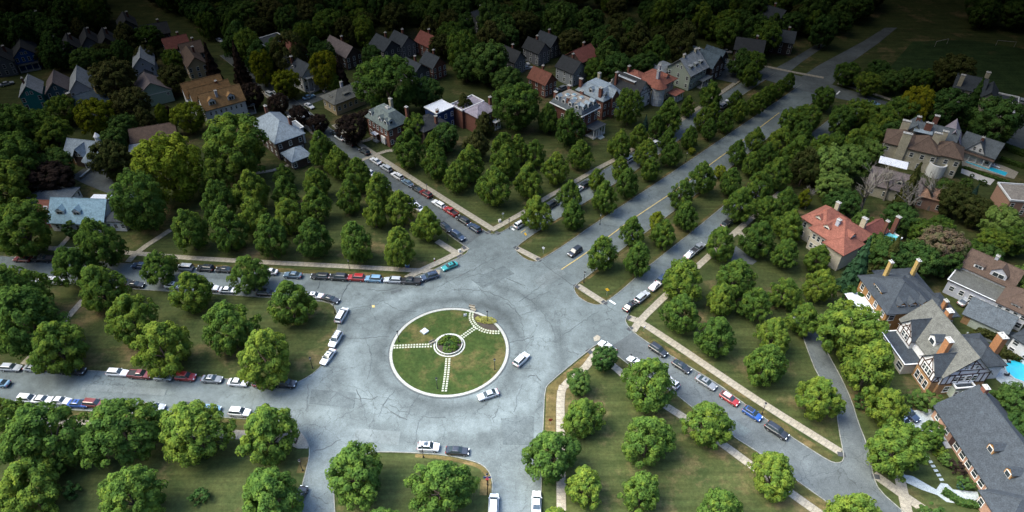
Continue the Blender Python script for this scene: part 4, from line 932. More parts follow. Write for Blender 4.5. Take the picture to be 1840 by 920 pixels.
h.timber(g, 's', [(0,6.3,5.4,6.3),(0,3.9,5.4,3.9),(1,3.9,1,6.3),(2.7,6.3,2.7,9.5),(4.4,3.9,4.4,6.3),(1.2,6.3,2.7,8.6),(4.2,6.3,2.7,8.6),(.1,3.9,.1,6.3),(5.3,3.9,5.3,6.3)]); h.wins(g, 's', 3, (5.1,), 1.0, 1.7, 1.7, 3.7); h.wins(g, 's', 3, (1.8,), 1.2, 2.2, 1.2, 4.2)
h.timber(g, 'e', [(0,6.2,1.7,6.2),(0,3.9,1.7,3.9),(.1,3.9,1.6,6.2),(1.6,3.9,.1,6.2)])
h.dormer(m, 's', 8.9, 'white', 'dark', 2.2, 1.7, 1.2)
sr = h.block(.8, -4.2, 10.8, 0, 3.2, 'flat', .05, 'cream', 'dark', .25); h.wins(sr, 's', 3, (1.7,), 2.0, 1.8); h.wins(sr, 'w', 1, (1.7,), 2, 1.8)
e = h.block(5, 10.2, 14, 16.5, 4.6, 'hip', 2.6, 'white', 'dark'); h.wins(e, 'e', 1, (2.2,), 2.6, 1.9)
h.chim(m, 12.6, 1.2, 12.6, 1.5, 1.0, 'orange', 5.0); h.chim(m, 4.5, 6.2, 13.2, 1.3, 1.1, 'orange'); h.chim(e, 10.5, 15.9, 10.2, 1.9, 1.3, 'orange', 0)
bay = h.block(17, 3.2, 18.4, 7.6, 3.0, 'flat', .35, 'greenish', 'dark', .1); h.wins(bay, 'e', 3, (1.5,), 1.0, 1.6)
# --- orange brick house with charcoal roof
h = House('orange brick house with charcoal hipped roof and tall yellow chimneys', (1548.7,499), 6.5, ang=-84)
m = h.block(0, 0, 12.5, 11.5, 6.5, 'hip', 4.2, 'orange', 'dark', .8); m2 = h.block(-2.2, 5, 8, 14.5, 5.8, 'hip', 3.2, 'orange', 'dark', .7); m3 = h.block(6, 11.4, 13, 17.5, 4.4, 'hip', 2.4, 'orange', 'dark', .7)
h.wins(m, 's', 4, (1.8, 4.8), 1.3, 1.7); h.wins(m, 'e', 3, (1.8, 4.8), 1.5, 1.7); h.wins(m3, 'e', 2, (1.8,), 1.3, 1.7)
h.dormer(m, 's', 5.5, 'orange', 'dark', 3.6, 1.2, .7, 'flat', 3)
for u in (3.2, 6.0, 8.8): h.dormer(m, 'e', u, 'orange', 'dark', 1.9, 1.2, .6, 'gable')
h.chim(m, 1.6, 4.6, 14.2, 1.0, .7, 'yellow'); h.chim(m, 1.8, 11.5, 13.2, 1.0, .7, 'yellow'); h.chim(m3, 11.5, 14.5, 8, 1.0, .7, 'orange')
h.porch(2.2, -4.4, 10.2, -.3, 3.2, 'white', 5, side='s', m=TIMBER)
# --- white house with brown roofs
h = House('white trimmed house with brown and olive roofs beside the slate garage', (1705,503), 4.2, B=(1777,547), ang=-46)
m = h.block(0, 0, 12.2, 6.4, 4.2, 'flat', .05, 'lilac', 'sand', .35); u = h.block(.5, 6.4, 12.2, 13.4, 5.6, 'gx', 3.2, 'white', 'brown'); g = h.block(11.4, -1.2, 18.2, 7, 5.0, 'hip', 3.4, 'white', 'brown')
h.wins(m, 's', 5, (2.2,), 1.2, 1.5); h.dormer(u, 's', 3.2, 'white', 'brown', 2.2, 1.2, .5, 'flat', 2); h.dormer(u, 's', 7.8, 'lilac', 'brown', 3.6, 1.6, .4, 'gable', 2); h.wins(u, 'w', 2, (2, 4.4)); h.wins(g, 's', 4, (4.0,), 1.1, 1.3); h.wins(g, 's', 3, (1.6,), 1.3, 1.6); h.dormer(g, 's', 3.4, 'white', 'brown', 2.0, 1.0, .4, 'flat', 2); h.chim(u, 6, 10, 9.8, .8, .7, 'white')
h = House('tan brick garage with slate roof and one wide pale door', (1734,563), 3.0, B=(1802,594), ang=-43.5, name='garage', cat='garage')
m = h.block(0, 0, 9.2, 7.5, 3.0, 'gx', 2.4, 'tan', 'slate', .5); b = MB(); b.box(-3.0, -.1, 0, 3.0, .02, 2.4); d = b.obj('garage_door', [WL['greenish']], h.root, (4.6, -.02, 0))
for k in range(1, 4):
    b = MB(); b.box(-3.0, -.02, -.03, 3.0, .02, .03); b.obj('door_rail', [CAPM], d, (0, -.11, .6*k))
# --- dark slate house at the bottom right
h = House('long pinkish brick house with big charcoal roof and two pink dormers at bottom right', (1684,730), 3.4, B=(1775.6,870), ang=-86)
m = h.block(0, 0, 26, 13.5, 3.4, 'gx', 5.6, 'pink', 'dark', .6); h.dormer(m, 's', 12.6, 'orange', 'dark', 1.7, 1.6, 2.4); h.dormer(m, 's', 18.0, 'orange', 'dark', 1.7, 1.6, 2.4)
h.wins(m, 's', 6, (1.7,), 1.5, 1.9, 8.6, 19); h.wins(m, 's', 2, (1.7,), 1.2, 1.6, 1.5, 5); h.door(m, 's', 7.2)
g = h.block(20, -2.5, 27, 9, 3.4, 'hip', 3.4, 'pink', 'dark', .6); h.wins(g, 's', 2, (1.7,), 1.3, 1.7)
e = h.block(10, 13.4, 24, 19.5, 3.6, 'flat', .1, 'pink', 'sky', .4); h.chim(m, 1, 7, 10.4, 1.2, .9, 'brick')
# --- red-tiled house
h = House('red clay tiled hip-roofed mansion among trees at right', (1443,392.6), 6.6, ang=-58)
m = h.block(0, .5, 7, 9.5, 6.6, 'hip', 3.6, 'cream', 'red', .8); m2 = h.block(4.5, -1.6, 14.6, 9.0, 6.6, 'hip', 4.4, 'cream', 'red', .8); m3 = h.block(10.2, -2.8, 15.4, 4.6, 6.0, 'hip', 2.8, 'cream', 'red', .8)
for u_ in (3.4,): h.dormer(m, 's', u_, 'cream', 'red', 1.9, 1.2, .9)
h.dormer(m2, 's', 3.0, 'cream', 'red', 1.9, 1.2, 1.2); h.dormer(m2, 'e', 4.0, 'cream', 'red', 2.2, 1.2, .9)
h.wins(m, 's', 3, (1.8, 4.8)); h.wins(m2, 's', 4, (1.8, 4.8), u1=5.5); h.wins(m, 'w', 3, (1.8, 4.8)); h.wins(m2, 'e', 3, (1.8, 4.8))
h.chim(m2, 9.0, 1.6, 11.2, 1.0, .8, 'white'); h.chim(m2, 3.2, 9.2, 10.4, 1.1, .8, 'stone'); h.chim(m2, 11.6, 9.4, 10.2, 1.4, .8, 'stone')
wg = h.block(9, 9, 14.5, 18, 4.4, 'gy', 2.2, 'pink', 'darkred'); tr = h.block(14.5, 11, 18.2, 19.5, 3.4, 'flat', .3, 'pink', 'turq', .15); h.chim(tr, 14.8, 15.2, 9.0, .9, .7, 'brick', 0); h.chim(tr, 15.2, 19.4, 9.0, 1.1, .9, 'brick', 0)
# --- stone mansion and its neighbours
h = House('buff stone mansion with brown roof and broad slab chimneys', (1590,256), 7.0, B=(1725,287), ang=-29)
m = h.block(0, 0, 9, 9, 7.0, 'hip', 3.6, 'stone', 'brown', .5); m2 = h.block(7.5, -.4, 15.5, 8.4, 7.0, 'hip', 3.6, 'stone', 'brown', .5); m3 = h.block(14.4, .3, 22, 8, 7.0, 'hip', 3.4, 'stone', 'brown', .5)
for bk in (m, m2, m3): h.wins(bk, 's', 3, (1.9, 5.2), 1.2, 1.6)
h.wins(m3, 'e', 2, (1.9, 5.2)); h.wins(m, 'w', 2, (1.9, 5.2))
h.chim(m, 5.2, -.2, 11.8, 2.6, 1.0, 'stone', 0); h.chim(m, 4.2, 8.4, 12.2, 2.4, .9, 'stone'); h.chim(m2, 13.6, 4.6, 12.0, 2.2, .9, 'stone'); h.chim(m3, 15.6, 7.4, 12.2, 1.6, .9, 'stone')
h.quad('flat_roof', [(7,7.5,9.4),(12.5,7.5,9.4),(12.5,10.5,9.4),(7,10.5,9.4)], RF['silver'])
b = MB()
for k in range(9):
    a0, a1 = math.pi*(1 + k/9), math.pi*(1 + (k+1)/9)
    c0, s0, c1, s1 = math.cos(a0), math.sin(a0), math.cos(a1), math.sin(a1); R0, R1 = 2.6, 2.25
    b.add([(R0*c0,R0*s0,0),(R0*c1,R0*s1,0),(R1*c1,R1*s1,0),(R1*c0,R1*s0,0),(R0*c0,R0*s0,4.3),(R0*c1,R0*s1,4.3),(R1*c1,R1*s1,4.3),(R1*c0,R1*s0,4.3)], [(4,5,6,7),(0,1,5,4),(2,3,7,6)])
b.obj('bow_balcony', [FRAME], h.root, (16.6, .2, 0))
b = MB(); b.cyl(0, 0, 3.4, 3.5, 2.3, 2.3, 18); b.obj('balcony_floor', [RF['slate']], h.root, (16.6, .2, 0))
h = House('house with blue-grey slate cross gables behind the stone mansion', (1640,247), 7.0, B=(1712,259), ang=-29)
m = h.block(0, 0, 12, 8, 7.0, 'gx', 3.8, 'stone', 'slate'); g = h.block(8.4, 3, 13.5, 11.5, 7.0, 'gy', 3.8, 'stone', 'lav'); g2 = h.block(-3, 2, 3, 9, 7.0, 'gy', 3.4, 'stone', 'slate'); h.wins(m, 'e', 2, (2, 5)); h.chim(m, 3.2, 2.2, 12.0, 2.0, .7, 'brick'); h.chim(m, 5, 8.6, 12.2, 1.4, 1.0, 'brick'); h.chim(g2, 0, 6, 12.4, 1.2, .9, 'brick'); h.wins(g, 'e', 2, (2, 5))
h = House('pool house with slate roof and white triangular gable', (1724,262), 3.6, B=(1779,280.6), ang=-44)
m = h.block(0, 0, 10.5, 8, 3.6, 'gx', 3.4, 'lilac', 'slate', .5); g = h.block(2.6, -.3, 7.6, 4, 3.7, 'gy', 3.6, 'white', 'slate', .25); h.wins(g, 's', 2, (4.6,), .9, 1.3, 1.7, 3.4); h.chim(g, 5.1, 1.0, 8.3, .8, .6, 'brick'); h.porch(-.3, -1.7, 10.8, -.35, 2.6, 'brown', 6, side='s'); h.wins(m, 's', 4, (1.6,), 1.3, 1.9)
h = House('slate-brown wing with small dormer and white flat awning', (1560,328), 4.2, ang=-29)
m = h.block(0, 0, 14, 8, 4.2, 'gx', 3.4, 'stone', 'mauve'); h.dormer(m, 's', 8, 'cream', 'mauve', 1.7, 1.3, 1.2); h.wins(m, 's', 4, (1.8,))
h.quad('awning', [(1.0,7.6,7.4),(9.0,7.6,7.4),(9.0,11,8.0),(1.0,11,8.0)], RF['white'])
h = House('small terracotta-roofed building hidden behind bare trees', (1652,352), 4.0, ang=-29); m = h.block(0, 0, 6.5, 6, 4, 'hip', 2, 'pink', 'terra'); h.wins(m, 's', 2, (1.8,)); h.chim(m, 2, 3, 7, .7, .6, 'white')
h = House('flat-roofed house with white parapet cut by the right edge', (1815,362), 5.0, ang=-8); m = h.block(0, 0, 9, 9, 5.0, 'flat', .5, 'pink', 'grav', .2); h.wins(m, 's', 3, (1.6, 3.7))
h = House('pale house corner with white windows at the right edge beside the drive', (1822,606), 5.0, ang=-60); m = h.block(0, 0, 8, 8, 5.0, 'hip', 3, 'white', 'dark'); h.wins(m, 's', 3, (1.7, 4.0), 1.3, 1.4)
h = House('dim white colonial mansion with four chimneys by the sports field', (1714,156), 6.0, B=(1765,168), ang=-32)
m = h.block(0, 0, 9.5, 9, 6.0, 'gx', 3.4, 'cream', 'dark'); h.wins(m, 's', 4, (1.7, 4.5)); g = h.block(9.3, -3, 14, 7, 5.6, 'gy', 2.4, 'cream', 'dark'); wg = h.block(14, -1, 21, 5.5, 4.6, 'flat', .5, 'cream', 'dark', .15); h.wins(wg, 's', 4, (2.6,)); h.porch(14.3, -3.4, 21, -1.2, 2.6, 'white', 4)
for x_, y_ in ((1.4, .8), (2.5, 8.2), (9, 8.2)): h.chim(m, x_, y_, 11.4, 1.4, .9, 'stone')

# --- terrace of big houses along the left service road
h = House('brick mansion with flat roof and white mansard dormers facing the avenue', (1044.7,207.7), 8.5, B=(1076.7,196.4), ang=44)
m = h.block(0, 0, 8.6, 13.5, 8.5, 'mansard', 2.6, 'brick', 'slate', .45, inset=.9)
for u_ in (1.7, 4.3, 6.9): h.dormer(m, 's', u_, 'white', 'silver', 1.5, 1.5, .5, 'gable')
for u_ in (2, 5, 8, 11): h.dormer(m, 'w', u_, 'white', 'silver', 1.6, 1.5, .5, 'gable')
h.wins(m, 's', 3, (2.0, 5.2, 7.4), 1.1, 1.5); h.wins(m, 'w', 4, (2.0, 5.2), 1.1, 1.6); h.wins(m, 'e', 4, (2.0, 5.2), 1.1, 1.6)
h.quad('cornice', [(-.7,-.7,8.5),(9.3,-.7,8.5),(9.3,14.2,8.5),(-.7,14.2,8.5)], FRAME, .3)
for x_, y_ in ((3, 6), (5, 8), (3.4, 9.6), (5.4, 5)):
    b = MB(); b.box(-.7, -.7, 0, .7, .7, .45); b.box(-.55, -.55, .45, .55, .55, .6, 1); b.obj('skylight', [FRAME, RF['sky']], h.root, (x_, y_, 11.2))
h.chim(m, .8, 12.8, 13, .8, 1.2, 'brick'); h.chim(m, 7.8, 7, 13, .8, 1.2, 'brick'); h.chim(m, 7.8, 12.8, 13, .8, 1.2, 'brick'); h.chim(m, .8, 7, 12.6, .7, .9, 'brick')
h.porch(2.2, -4.2, 8.4, -.5, 3.4, 'dark', 5)
b = MB()
for k in range(4): b.box(-1.2, -.4*(k+1), 0, 1.2, -.4*k, .4 - .1*k)
b.obj('steps', [WALK], h.root, (5.3, -4.2, 0))
h = House('brick house with pale slate roof and brick front gable in the terrace', (1084,183), 7.2, B=(1120,170), ang=44)
m = h.block(0, 0, 10, 12.5, 7.2, 'mansard', 3.2, 'brick', 'silver', .4, inset=2.4, fascia='silver'); g = h.block(3.6, -1.2, 7.0, 3, 8.0, 'gy', 2.2, 'brick', 'silver', .2); h.wins(g, 's', 2, (2, 5), 1.0, 1.7, .9, 2.5); h.wins(m, 'w', 4, (2, 5)); h.wins(m, 's', 4, (2, 5)); h.dormer(m, 'w', 6, 'white', 'silver', 1.6, 1.4, 1.2); h.dormer(m, 's', 1.8, 'white', 'silver', 1.5, 1.3, 1.2)
h.chim(m, .6, 2, 12.6, .9, 1.2, 'brick'); h.chim(m, 1, 11.6, 12.8, .9, 1.2, 'brick'); h.chim(m, 9.2, 10, 12.6, .9, 1.0, 'stone'); h.porch(5.6, -3.6, 10, -1.3, 3.2, 'sky', 4)
h = House('dark roofed house with white timbered front gable in the terrace', (1142.8,175.7), 5.6, B=(1175.8,164.3), ang=44)
m = h.block(0, 0, 9, 12, 5.6, 'gy', 4.6, 'white', 'black', .6); h.timber(m, 's', [(0,5.6,9,5.6),(2.5,5.6,2.5,7.6),(6.5,5.6,6.5,7.6),(1.2,6.9,7.8,6.9)]); h.wins(m, 's', 3, (1.7, 4.3), 1.4, 1.6); h.wins(m, 's', 2, (7.4,), 1.1, 1.0, 3.6, 5.4); h.wins(m, 'w', 3, (1.7, 4.2)); d = h.block(1.6, 5, 7.4, 14, 5.6, 'flat', .1, 'dark', 'pale', .2)
d2 = h.block(2.6, 3.4, 6.4, 11, 9.4, 'flat', .05, 'dark', 'pale', .15); h.chim(m, 1.2, 10.5, 12.0, 1.0, .8, 'brick'); h.chim(d, 3, 13.4, 12.4, .9, .8, 'stone'); h.chim(d, 6, 13.4, 12.4, .9, .8, 'stone')
h = House('cream house with red tiled roof and round corner turret', (1183,157), 6.8, ang=44)
m = h.block(0, 0, 10, 10, 6.8, 'hip', 3.6, 'cream', 'red', .9); m2 = h.block(-3.5, 6, 6, 16, 6.2, 'hip', 3.0, 'cream', 'red', .7); h.wins(m, 's', 4, (1.8, 4.9)); h.wins(m, 'w', 2, (1.8, 4.9)); h.dormer(m, 's', 6.5, 'cream', 'red', 1.8, 1.2, .9)
b = MB(); b.cyl(0, 0, 0, 6.9, 2.3, 2.3, 16); tw = b.obj('turret', [WL['white']], h.root, (.6, .2, 0)); b = MB(); b.cyl(0, 0, 6.9, 9.6, 3.0, .05, 16); b.obj('turret_roof', [RF['red']], tw)
fm, pm = win_mesh(1.05, 1.6)
for k in range(5):
    a = math.pi*(1.0 + k*.17)
    for z in (2.0, 5.1): q = put('window', fm, tw, (2.3*math.cos(a), 2.3*math.sin(a), z), a + math.pi/2)
h.chim(m, 2.4, 2.4, 12.6, 1.0, 1.0, 'white'); h.chim(m, 6.5, 5, 12.2, .9, .9, 'white'); h.chim(m2, 0, 14, 11.4, 1, .8, 'brick'); h.porch(5, -4.6, 10.6, -.9, 3.0, 'red', 4)
h = House('big dim white house with broad side gable and three roof dormers', (1240.9,134.4), 6.6, B=(1269.8,121), ang=44)
m = h.block(0, 0, 11, 10.5, 6.6, 'gx', 4.6, 'greenish', 'pale', .7); h.wins(m, 'w', 3, (1.8, 4.8)); h.wins(m, 's', 5, (1.8, 4.8)); h.wins(m, 'w', 2, (8.2,), .9, 1.3, 4.4, 6.1)
for u_ in (2.2, 5.5, 8.8): h.dormer(m, 's', u_, 'greenish', 'pale', 1.8, 1.2, 1.3, 'flat')
h.chim(m, 2, 5.2, 14, 1, .8, 'stone'); h.chim(m, 9.4, 5.2, 14, 1, .8, 'stone'); h.porch(4.8, -3, 11, -.75, 3, 'slate', 4); m2 = h.block(-3, 10.4, 6, 18, 4.4, 'hip', 2.6, 'greenish', 'pale')
h = House('dim brick house with blue-grey front gables left of the far parking lot', (1280,122), 6.0, ang=44)
m = h.block(0, 0, 8, 12, 6, 'gy', 3.8, 'dark', 'blue'); g = h.block(8, 2, 14, 10, 5.4, 'gy', 3.4, 'dark', 'blue'); h.wins(m, 's', 3, (1.8, 4.6)); h.wins(g, 's', 2, (1.8, 4.2)); h.chim(m, 1, 8, 12, 1.2, 1, 'brick')
# --- houses round the side street
h = House('brick house with grey-green mansard roof and white dormers on the side street', (659,210), 6.8, B=(696.5,234), ang=-46.5)
m = h.block(0, 0, 12.3, 8.6, 6.8, 'mansard', 4.0, 'brick', 'green', .5, inset=2.6, fascia='green')
for u_ in (2.0, 7.6, 10.6): h.dormer(m, 's', u_, 'white', 'green', 1.7, 1.5, .9)
h.dormer(m, 'e', 1.8, 'white', 'green', 1.7, 1.5, .9); h.wins(m, 's', 5, (5.2,), 1.1, 1.7); h.wins(m, 's', 2, (1.9,), 1.6, 2.1, 1.6, 9.2); h.wins(m, 'e', 3, (1.9, 5.2), 1.1, 1.7)
h.door(m, 's', 5.4); h.porch(4.4, -1.6, 6.6, -.5, 2.9, 'white', 2); b = MB(); b.box(-1.1, -.5, .6, 1.1, .02, 3.2); b.obj('bay_window', [FRAME], h.root, (9.2, -.02, 0))
h.chim(m, 12.0, 8.4, 13.4, 1, .8, 'brick'); h.chim(m, 3.5, 8, 12.6, 1.2, .9, 'stone'); b = MB(); b.box(-.9, -.6, 0, .9, .6, .5); b.box(-.3, -.3, .5, .3, .3, .9); b.obj('roof_hatch', [CAPM], h.root, (6.6, 4.6, 10.9))
h = House('large house with silver slate hipped roof by the side street', (455,220), 6.6, B=(498,262.6), ang=-50)
m = h.block(0, 0, 17.5, 9.2, 6.6, 'hip', 4.4, 'dark', 'silver', .8); h.wins(m, 's', 5, (1.9, 4.9)); h.wins(m, 'e', 3, (1.9, 4.9)); e = h.block(7, 9.2, 12.5, 11.8, 5.6, 'flat', .3, 'white', 'pale', .3); h.chim(m, 13.4, 7.6, 11.6, .9, .8, 'brick'); h.chim(m, 1, 5, 11.4, 1, .8, 'brick')
h = House('garage with silver pyramid roof below the large slate house', (508,276), 3.1, B=(525,291), ang=-49, name='garage', cat='garage')
m = h.block(0, 0, 6.8, 6.2, 3.1, 'hip', 2.6, 'dark', 'silver', .5); h.wins(m, 's', 2, (1.7,)); h.wins(m, 'e', 2, (1.7,))
h = House('white three-gabled house with tan brown roofs and two front dormers', (367.8,198.3), 6.6, B=(438,179), ang=35)
m = h.block(0, 0, 14, 7, 6.6, 'gx', 4.4, 'white', 'tan', .35); m2 = h.block(-1.5, 7, 12, 13, 6.6, 'gx', 4.2, 'white', 'tan', .35); m3 = h.block(-2.5, 13, 11, 19, 6.6, 'gx', 4.2, 'white', 'tan', .35)
for u_ in (3.2, 9.8): h.dormer(m, 's', u_, 'white', 'tan', 2.3, 1.7, .6, 'gable', 2)
h.wins(m, 's', 7, (4.8,), .8, 1.3); h.wins(m, 's', 5, (1.7,), .8, 1.4); h.wins(m, 'w', 2, (1.7, 4.8), .9, 1.5); h.porch(14.1, .6, 17.0, 5.5, 3.2, 'slate', 3, side='e'); h.chim(m, 5.6, 2.2, 11.4, .8, .7, 'white'); h.chim(m2, 8, 10, 11.4, .7, .7, 'brick'); h.wins(m, 'e', 2, (1.7, 4.8), .9, 1.5)
h = House('low beige house with grey hipped roof and two dormers', (602,187), 4.6, B=(654,166), ang=45); m = h.block(0, 0, 12.5, 8, 4.6, 'hip', 3.0, 'beige', 'sand', .9); h.dormer(m, 's', 6, 'white', 'sand', 2.6, 1.0, 1.0, 'flat', 3); h.dormer(m, 'w', 4, 'white', 'sand', 2.0, 1.0, .9, 'flat', 2); h.wins(m, 's', 5, (2.4,), 1.2, 1.6); h.wins(m, 'w', 3, (2.4,)); h.chim(m, 7, 5.4, 9.0, .9, .7, 'white')
h = House('white columned house with dark gable roof', (543,137), 6.6, ang=47); m = h.block(0, 0, 7.5, 16, 6.6, 'gy', 3.4, 'white', 'dark', .5); h.wins(m, 's', 3, (1.8, 4.8)); h.wins(m, 'w', 5, (1.8, 4.8)); h.porch(.4, -2.6, 7, -.55, 5.8, 'slate', 4); h.chim(m, 2, 9, 11, .9, .7, 'brick'); h.dormer(m, 'w', 5, 'white', 'dark', 1.6, 1.2, .8); h.dormer(m, 'w', 9, 'white', 'dark', 1.6, 1.2, .8)
h = House('dark house with white flat roof behind the triangular lawn', (785,205), 7.6, B=(814,192.6), ang=44); m = h.block(0, 0, 7.4, 6.5, 7.6, 'flat', .15, 'navy', 'white', .3); g = h.block(-8.5, -3.5, 1, 5, 5.4, 'hip', 2.2, 'dark', 'black'); h.wins(m, 's', 3, (2, 5.4)); h.wins(g, 's', 4, (2,)); h.chim(g, -2.5, -2.6, 10, .9, .8, 'brick'); h.chim(g, .6, .5, 10.2, .9, .8, 'brick')
h = House('house with lavender grey roof behind the triangular lawn', (858,212), 6.6, ang=44); m = h.block(0, 0, 9, 7, 6.6, 'hip', 2.4, 'brick', 'lav', .4); m2 = h.block(-1, 6.8, 9, 13, 6.8, 'flat', .4, 'brick', 'lav', .2); h.wins(m, 's', 4, (2, 5)); h.chim(m, 8.6, 3, 11.8, .9, .8, 'brick'); h.porch(6, -2.2, 9, -.4, 3, 'white', 3)
# --- left side houses
h = House('teal clapboard house with pale gabled roof', (35,174), 5.8, B=(72,168), ang=25); m = h.block(0, 0, 6.8, 10.5, 5.8, 'gy', 3.4, 'teal', 'pale', .4); h.wins(m, 's', 2, (1.6, 4.3)); h.wins(m, 's', 2, (6.6,), .8, 1.2, 2.7, 4.1); h.chim(m, 2, 6, 10, .6, .6, 'brick')
h = House('steel blue clapboard house with dark gabled roof and white trim', (82.6,167), 5.6, B=(118,161), ang=25); m = h.block(0, 0, 6.8, 11, 5.6, 'gy', 3.4, 'blue', 'mauve', .5); h.wins(m, 's', 3, (4.4,), .9, 1.5); h.wins(m, 's', 1, (6.8,), .9, 1.2); h.wins(m, 's', 3, (1.6,), .9, 1.5)
h.timber(m, 's', [(-.4,5.25,3.4,8.9),(3.4,8.9,7.2,5.25)], FRAME)
h = House('pale grey tall house with arched rear porch', (125,166), 5.8, ang=25); m = h.block(0, 0, 7.2, 13.5, 5.8, 'gy', 4.0, 'lilac', 'pale', .3); h.wins(m, 's', 2, (2, 4.6)); h.wins(m, 'e', 4, (4.6,), .8, 1.1); g = h.block(1.6, -2.2, 5.6, 0, 3.6, 'gy', 1.5, 'lilac', 'blue', .3)
h = House('lavender white gabled house with dark porch gable', (239,121.7), 5.8, B=(275,117), ang=22); m = h.block(0, 0, 7.4, 11, 5.8, 'gy', 3.6, 'lilac', 'pale', .4); h.wins(m, 's', 1, (6.6,), .9, .9); h.wins(m, 's', 2, (4.2,)); g = h.block(1.5, -2.4, 5.9, 0, 2.8, 'gy', 1.6, 'lilac', 'navy' if 'navy' in RF else 'dark', .4)
h = House('mint green house with wide mauve gable roof', (245.6,175.7), 4.6, B=(306,160), ang=34); m = h.block(0, 0, 12, 10, 4.6, 'gy', 4.2, 'mint', 'mauve', .4); h.wins(m, 's', 2, (3.4,), 1.0, 1.0); h.timber(m, 's', [(-.3,4.4,6,8.8),(6,8.8,12.3,4.4),(0,4.4,12,4.4)], FRAME)
h = House('slate-roofed house with two yellow chimneys among trees', (140.5,199), 5.6, B=(191,180), ang=48); m = h.block(0, 0, 10.5, 8, 5.6, 'gx', 3.6, 'beige', 'blue', .5); h.wins(m, 's', 4, (1.7, 4.3)); h.chim(m, .2, 4, 10.8, 1.2, 1.0, 'yellow'); h.chim(m, 9, 3, 10.6, 1.2, 1.0, 'yellow')
h = House('brown-roofed low ranch house with yellow end wall', (237,256), 3.4, B=(312,243), ang=20); m = h.block(0, 0, 13.5, 8.5, 3.4, 'gx', 2.6, 'beige', 'brown', .6); h.wins(m, 's', 5, (1.7,)); h.wins(m, 'w', 2, (1.7,)); h.quad('carport_roof', [(-1,-6,2.7),(3.2,-6,2.7),(3.2,-.7,3.1),(-1,-.7,3.1)], RF['pale'])
for x_ in (-.8, 3.0): b = MB(); b.cyl(0, 0, 0, 2.6, .1, .1, 6); b.obj('post', [FRAME], h.root, (x_, -5.8, 0))
h = House('cottage with silver roof, dark front gable and round turret', (130,278.7), 3.6, B=(167,283), ang=-11); m = h.block(-3, 0, 8.5, 8, 3.6, 'gx', 3.4, 'tan', 'silver', .5); g = h.block(1, -.8, 5.2, 4, 3.6, 'gy', 3.0, 'dark', 'silver', .5); h.wins(g, 's', 2, (4.6,), .8, 1.2, 1.6, 2.6); h.wins(m, 's', 5, (1.7,))
b = MB(); b.cyl(0, 0, 0, 3.2, 1.9, 1.9, 14); tw = b.obj('turret', [WL['cream']], h.root, (6.6, -.6, 0)); b = MB(); b.cyl(0, 0, 3.2, 5.6, 2.5, .05, 14); b.obj('turret_roof', [RF['silver']], tw)
for k in range(5): a = math.pi*(1.05 + k*.22); q = put('window', fm, tw, (1.9*math.cos(a), 1.9*math.sin(a), 1.7), a + math.pi/2); put('pane', pm, q)
b = MB(); b.cyl(0, 0, 5.4, 8.2, .9, .9, 8); b.cyl(0, 0, 8.2, 9.6, 1.1, .03, 8); b.obj('cupola', [WL['white']], h.root, (6.8, 5.5, 0))
h = House('long house with pale blue shingle roof and two dormers', (88,398), 3.4, ang=-3); m = h.block(0, 0, 15.5, 10, 3.4, 'gx', 4.6, 'white', 'sky', .5); h.dormer(m, 's', 3.2, 'white', 'sky', 2.2, 1.3, 1.5, 'gable', 2); h.dormer(m, 's', 8, 'white', 'sky', 2.2, 1.3, 1.5, 'gable', 2); h.wins(m, 's', 5, (1.7,)); g = h.block(-4.5, 1.5, 0, 9, 3.2, 'gx', 3.6, 'brick', 'rust', .3); b = MB(); b.box(-.6, -.5, 0, .6, .5, .16); b.box(-.45, -.35, .16, .45, .35, .2, 1); q = b.obj('skylight', [FRAME, PANE], h.root, (-2.2, 3.6, 5.5)); q.rotation_euler = (math.radians(44), 0, 0)
e = h.block(12, 7, 19.5, 14, 3.6, 'hip', 3.4, 'white', 'silver'); e2 = h.block(15.6, 1, 21, 8, 3.4, 'hip', 2.4, 'white', 'dark'); h.wins(e2, 's', 3, (1.8,), 1.2, 1.4)
pf = h.porch(5.5, 10.6, 9.5, 14, 2.8, 'white', 2)
h = House('grey hipped garage behind the long blue-roofed house', (41,364.6), 3.0, B=(106.5,365.7), ang=-2, name='garage', cat='garage'); m = h.block(0, 0, 12.5, 8, 3.0, 'hip', 1.8, 'white', 'slate', .4); h.wins(m, 'e', 2, (1.7,)); h.wins(m, 's', 3, (1.7,)); b = MB(); b.box(-1.6, -.08, 0, 1.6, .02, 2.3); b.obj('garage_door', [FRAME], h.root, (12.52, 3, 0), math.pi/2)
h = House('vivid blue gabled house with white window trim', (24,104), 5.8, B=(62.6,94), ang=30); m = h.block(0, 0, 8, 12, 5.8, 'gy', 3.6, 'vivid', 'black', .5); h.wins(m, 's', 4, (4.6,), .9, 1.6); h.wins(m, 's', 2, (7.0,), .9, 1.0, 3.3, 4.7); h.porch(.3, -2.2, 7.6, -.5, 2.8, 'dark', 4); h.timber(m, 's', [(-.4,5.5,4,9.4),(4,9.4,8.4,5.5)], FRAME)
